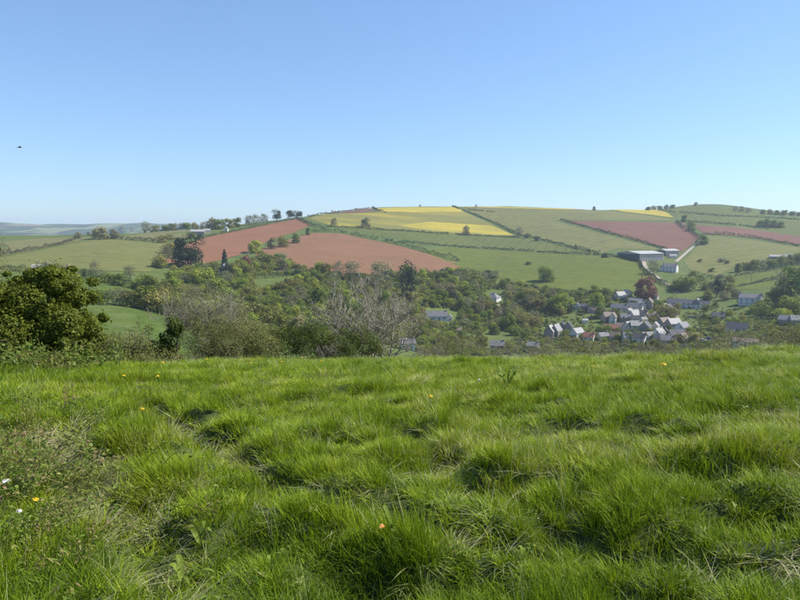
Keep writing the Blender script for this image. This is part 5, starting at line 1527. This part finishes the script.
# ------------------------------------------------------------------ shrubs along the brow of the meadow
LM['haw'] = leaf_mat('hawthorn_leaf', [(0.075, 0.11, 0.012), (0.13, 0.165, 0.019), (0.19, 0.21, 0.030)], 0.4, 0.05, 0.5)
LM['bramble'] = leaf_mat('bramble_leaf', [(0.103, 0.129, 0.026), (0.155, 0.172, 0.043), (0.172, 0.146, 0.060)], 0.35, 0.05, 0.5)
LM['ivy'] = leaf_mat('ivy_leaf', [(0.039, 0.065, 0.013), (0.077, 0.112, 0.017), (0.129, 0.155, 0.030)], 0.3, 0.05, 0.45)
LM['willow'] = leaf_mat('willow_buds', [(0.206, 0.194, 0.107), (0.249, 0.237, 0.129), (0.215, 0.219, 0.086)], 0.3, 0.05, 0.6)
LM['budding'] = leaf_mat('budding_leaf', [(0.163, 0.172, 0.060), (0.206, 0.211, 0.077), (0.206, 0.185, 0.095)], 0.35, 0.1, 0.6)
LM['scrub'] = leaf_mat('scrub_leaf', [(0.120, 0.138, 0.034), (0.163, 0.176, 0.047), (0.181, 0.163, 0.069)], 0.3, 0.1, 0.6)
LM['deadscrub'] = leaf_mat('dead_scrub', [(0.146, 0.120, 0.077), (0.189, 0.163, 0.103), (0.155, 0.155, 0.069)], 0.2, 0.1, 0.7)
TWIG = plain_mat('twig_bark', (0.27, 0.245, 0.19), 0.85, 0.3, 15)
TWIGP = plain_mat('twig_bark_pale', (0.29, 0.255, 0.20), 0.85, 0.25, 15)
TWIGD = plain_mat('twig_bark_dark', (0.10, 0.085, 0.07), 0.85, 0.3, 15)
def shrub(name, px, base_py, top_py, width_px, label, leafm, n_leaf, leaf, stems=7, levels=4, split=(2, 3), spread=0.5, up=0.25, bark=TWIG, d=None, cat='shrub', seed=1, lobes=None, thick=0.02, shrink=0.70, lean=0.6, asp=0.55, tmin=.004, rag=3):
    """Stems that fork into twigs from the ground, leaves along the twigs (and in lobes where the bush is dense)."""
    r = np.random.default_rng(seed)
    p = at_dist(px, d) if d else near(px, base_py)
    dist = math.hypot(p.x, p.y)
    x, y, z = ray(px, top_py); hl = math.hypot(x, y)
    top = z / hl * dist
    h = top - p.z; w = width_px * dist / F
    segs, tips = [], []
    L0 = h * 0.36
    for k in range(stems):
        a = k / stems * 6.28 + r.uniform(-.4, .4)
        q = np.array([math.cos(a) * lean * w / h, math.sin(a) * lean * w / h, 1.0]); q /= np.linalg.norm(q)
        b = np.array([math.cos(a) * w * .08 * r.random(), math.sin(a) * w * .08 * r.random(), -.15])
        branch(r, b, q, L0 * r.uniform(.8, 1.2), thick * r.uniform(.7, 1.2), levels, segs, tips, split, spread, .14, up, shrink)
    P1 = np.array([s[1] for s in segs])
    # fit the twig work into the height and width seen in the photograph
    k_h = h / max(P1[:, 2].max(), 0.1); k_w = w / max(np.ptp(P1[:, 0]), 0.1)
    sc_ = np.array([k_w, k_w, k_h])
    segs = [(np.array(a) * sc_, np.array(b) * sc_, max(q, tmin), max(q2, tmin * .8)) for a, b, q, q2 in segs]
    e = empty(name, (p.x, p.y, p.z))
    v, f = tubes(segs, 4)
    obj('branches', np_mesh('branches', v, f), bark, e)
    if n_leaf:
        T_ = np.array([t[0] for t in tips]) * sc_
        i = r.integers(0, len(T_), n_leaf)
        P = T_[i] + r.normal(0, leaf * 1.6, (n_leaf, 3))
        Nm = unit(r.normal(0, .6, (n_leaf, 3)) + np.array([0, 0, .8]) + unit(P - np.array([0, 0, h * .4])) * .8)
        if lobes:
            PL, NL = [], []
            small = [(c[0] + math.cos(t) * c[2] * 1.0, c[1] + math.sin(t) * c[3] * 1.0, c[2] * q, c[3] * q, int(c[4] * .09)) for c in lobes for t, q in zip(r.uniform(0, 6.28, rag), r.uniform(.22, .5, rag))]
            for (cx, cz, rx, rz, m) in list(lobes) + small:          # in units of width and height
                c = np.array([cx * w, r.normal(0, .12) * w, cz * h])
                vv = unit(r.normal(size=(m, 3))); q = r.uniform(.45, 1.0, (m, 1)) ** .6
                clump = 0.8 + 0.35 * vnoise(vv[:, 0] * 3.3 + cx * 9, vv[:, 2] * 3.3 + vv[:, 1] * 2, seed)[:, None]
                PL.append(c + vv * q * clump * np.array([rx * w, rx * w * .85, rz * h])); NL.append(unit(vv + r.normal(0, .55, (m, 3)) + np.array([0, 0, .3])))
            P = np.vstack([P] + PL); Nm = np.vstack([Nm] + NL)
        keep = P[:, 2] > 0.02
        v, f = leaves(P[keep], Nm[keep], leaf, asp, r)
        obj('foliage', np_mesh('foliage', v, f), LM[leafm], e)
    return tag(e, label, cat)
S = shrub
# the big leafy bush at the left edge
S('hawthorn_bush', -4, 372, 264, 160, 'big dense green hawthorn bush at the left edge of the meadow', 'haw', 9000, .055, 9, 4, (2, 3), .5, .25, TWIGD, 14.5, 'bush', 3,
  [(-.36,.48,.20,.26,4600),(-.12,.54,.18,.22,4600),(.08,.62,.14,.18,4000),(.34,.84,.10,.10,2400),(.26,.90,.07,.07,1400),(.38,.70,.10,.13,2200),(.23,.68,.14,.17,4200),(.40,.50,.11,.17,3200),(.43,.28,.10,.2,2600),(-.02,.74,.09,.12,1600),(.26,.42,.14,.22,4200),(.34,.30,.09,.20,2400),(.05,.30,.24,.28,6500),(-.25,.25,.25,.25,5200),(.12,.45,.2,.25,5000),(-.45,.72,.14,.14,2200)], .045, .7, .6, .6, .006, 9)
S('leafy_sprig', 2, 290, 240, 14, 'bare leafy sprig sticking up above the left bush', 'haw', 260, .05, 2, 3, (1, 2), .35, .5, TWIGD, 14.2, 'twig', 5)
S('bramble_bank', 108, 366, 326, 90, 'pale green bramble bank right of the hawthorn bush', 'bramble', 2600, .055, 10, 3, (2, 3), .6, .1, TWIG, 17.0, 'bramble', 6, [(-.25,.35,.25,.5,2600),(.05,.25,.3,.4,2600),(.35,.15,.2,.3,1500),(-.4,.6,.15,.3,1500)], .012)
S('bramble_bank', 150, 364, 340, 60, 'lower end of the bramble bank beside the leaning ivy stump', 'bramble', 1200, .055, 8, 3, (2, 3), .6, .1, TWIG, 17.5, 'bramble', 7, [(-.1,.3,.35,.5,1600),(.3,.2,.25,.4,1200)], .012)
S('ivy_stump', 166, 362, 320, 26, 'leaning dark stump thick with bright ivy', 'ivy', 900, .05, 2, 2, (1, 2), .3, .6, TWIGD, 17.6, 'stump', 8, [(.25,.82,.28,.2,900),(.1,.6,.32,.25,1000),(-.1,.35,.3,.28,1000),(-.2,.15,.35,.2,800)], .05)
S('twiggy_shrub', 138, 352, 325, 34, 'purple-grey twiggy shrub behind the bramble bank', 'deadscrub', 500, .03, 8, 4, (2, 3), .5, .2, TWIG, 22, 'shrub', 9)
S('grey_willow', 208, 361, 283, 95, 'wide pale grey-olive shrub in bud left of centre', 'willow', 12000, .038, 14, 5, (2, 3), .45, .3, TWIG, 21, 'shrub', 10, [(0,.72,.35,.26,3000),(-.2,.55,.28,.35,2600),(.25,.55,.28,.35,2600),(0,.35,.4,.3,2600)], .016, .7, .6, .45, .006)
S('olive_shrub', 236, 361, 316, 95, 'rounded olive-green shrub in front of the grey-olive one', 'scrub', 9000, .038, 12, 4, (2, 3), .5, .25, TWIG, 18.4, 'shrub', 11, [(-.25,.45,.27,.42,4500),(.05,.55,.32,.42,5600),(.3,.4,.24,.38,3600)], .012)
S('brow_bush', 304, 361, 320, 66, 'dense green bush at the brow left of the bare hawthorn', 'ivy', 5000, .036, 9, 4, (2, 3), .5, .25, TWIGD, 18.2, 'bush', 12, [(-.2,.5,.28,.42,3800),(.15,.6,.28,.38,3800),(.35,.3,.18,.3,1800)], .012)
S('brow_bush', 352, 360, 328, 64, 'darker low green bush touching the bare hawthorn', 'ivy', 4200, .036, 9, 4, (2, 3), .5, .2, TWIGD, 18.0, 'bush', 13, [(-.2,.45,.28,.42,3200),(.2,.5,.3,.4,3600)], .012)
S('dead_shrub', 326, 361, 338, 26, 'brown dead twiggy shrub between the two green brow bushes', 'deadscrub', 900, .028, 9, 4, (2, 3), .5, .2, TWIG, 17.6, 'shrub', 14)
S('hawthorn_tree', 378, 362, 268, 122, 'bare spreading hawthorn tree at the middle of the brow', 'budding', 9000, .034, 11, 6, (2, 3), .52, .20, TWIGP, 23, 'tree', 15, None, .06, .74, .9, .55, .0085)
S('scrub_bush', 455, 356, 331, 70, 'budding scrub bush in front of the grey stone house', 'scrub', 2600, .034, 9, 4, (2, 3), .55, .2, TWIG, 21, 'shrub', 16, [(-.2,.4,.3,.4,900),(.2,.4,.3,.4,900)], .01)
S('scrub_bush', 518, 354, 338, 64, 'thin dry scrub below the grey stone house', 'deadscrub', 1800, .03, 10, 4, (2, 3), .55, .2, TWIG, 20, 'shrub', 17)
S('scrub_bush', 428, 357, 342, 40, 'low dry scrub right of the bare hawthorn', 'deadscrub', 1500, .03, 9, 4, (2, 3), .55, .2, TWIG, 19, 'shrub', 18)
S('scrub_bush', 580, 352, 337, 70, 'olive scrub below the twin slate houses', 'scrub', 2800, .034, 10, 4, (2, 3), .55, .2, TWIG, 21, 'shrub', 19, [(-.2,.4,.3,.4,900),(.2,.4,.3,.4,900)], .01)
S('scrub_bush', 632, 351, 338, 74, 'brownish scrub below the village centre', 'deadscrub', 2600, .03, 11, 4, (2, 3), .55, .2, TWIG, 21, 'shrub', 20)
S('scrub_bush', 548, 353, 342, 40, 'small bright scrub between the stone cottage and the twin houses', 'budding', 1600, .034, 8, 4, (2, 3), .55, .2, TWIG, 19, 'shrub', 21)
S('scrub_bush', 715, 349, 333, 60, 'olive scrub below the village car park', 'scrub', 2400, .034, 10, 4, (2, 3), .55, .2, TWIG, 22, 'shrub', 22)
S('scrub_bush', 768, 346, 322, 84, 'wide budding scrub on the brow at right', 'budding', 4200, .036, 12, 4, (2, 3), .55, .2, TWIG, 23, 'shrub', 23, [(-.25,.4,.3,.4,800),(.2,.5,.3,.4,900)], .01)
S('scrub_bush', 812, 345, 318, 60, 'scrub bush at the right edge of the brow', 'scrub', 3000, .036, 10, 4, (2, 3), .55, .2, TWIG, 22, 'shrub', 24, [(0,.5,.4,.4,1200)], .01)
S('scrub_bush', 672, 350, 340, 60, 'low grassy scrub under the village street', 'scrub', 1500, .03, 9, 4, (2, 3), .55, .2, TWIG, 20, 'shrub', 25)

# ------------------------------------------------------------------ the air
def haze_box():
    zs = [v for v in (-130.0, 95.0)]
    bm = bmesh.new(); bmesh.ops.create_cube(bm, size=1.0)
    for v in bm.verts:
        v.co.x *= 14800; v.co.y *= 14800
        v.co.z = zs[0] if v.co.z < 0 else zs[1]
    me = bpy.data.meshes.new('haze'); bm.to_mesh(me); bm.free()
    m = bpy.data.materials.new('haze'); m.use_nodes = True
    nt = m.node_tree; nt.nodes.clear()
    o = nt.nodes.new('ShaderNodeOutputMaterial'); v = nt.nodes.new('ShaderNodeVolumePrincipled')
    v.inputs['Color'].default_value = (0.74, 0.87, 1.0, 1)
    v.inputs['Density'].default_value = HAZE
    v.inputs['Anisotropy'].default_value = 0.2
    nt.links.new(v.outputs[0], o.inputs['Volume'])
    return tag(obj('haze', me, m), 'thin pale blue haze over the whole valley', 'haze', kind='stuff')
HAZE = 0.00011
haze_box()

# ------------------------------------------------------------------ things that would share a label are told apart by their order from the left
ORD = ['first', 'second', 'third', 'fourth', 'fifth', 'sixth', 'seventh', 'eighth', 'ninth', 'tenth', 'eleventh', 'twelfth']   # ordinal words
same = {}
for o in COL.objects:
    if o.parent is None and o.get('label') and o.get('category') in ('tree', 'bush'): same.setdefault(o['label'], []).append(o)
for lb, L_ in same.items():
    if 'group' in L_[0].keys() and ' group ' in L_[0]['group']:
        for o in L_: o['group'] = ('bushes' if o['category'] == 'bush' else 'trees') + ' of the valley'
    if len(L_) > 1:
        L_.sort(key=lambda o: math.atan2(o.location.x, o.location.y))
        for k, o in enumerate(L_):
            base = lb if len(lb.split()) <= 13 else lb.replace('small ', '').replace('tall ', '').replace('just ', '')
            o['label'] = base + ', ' + ORD[min(k, 11)] + ' from left'
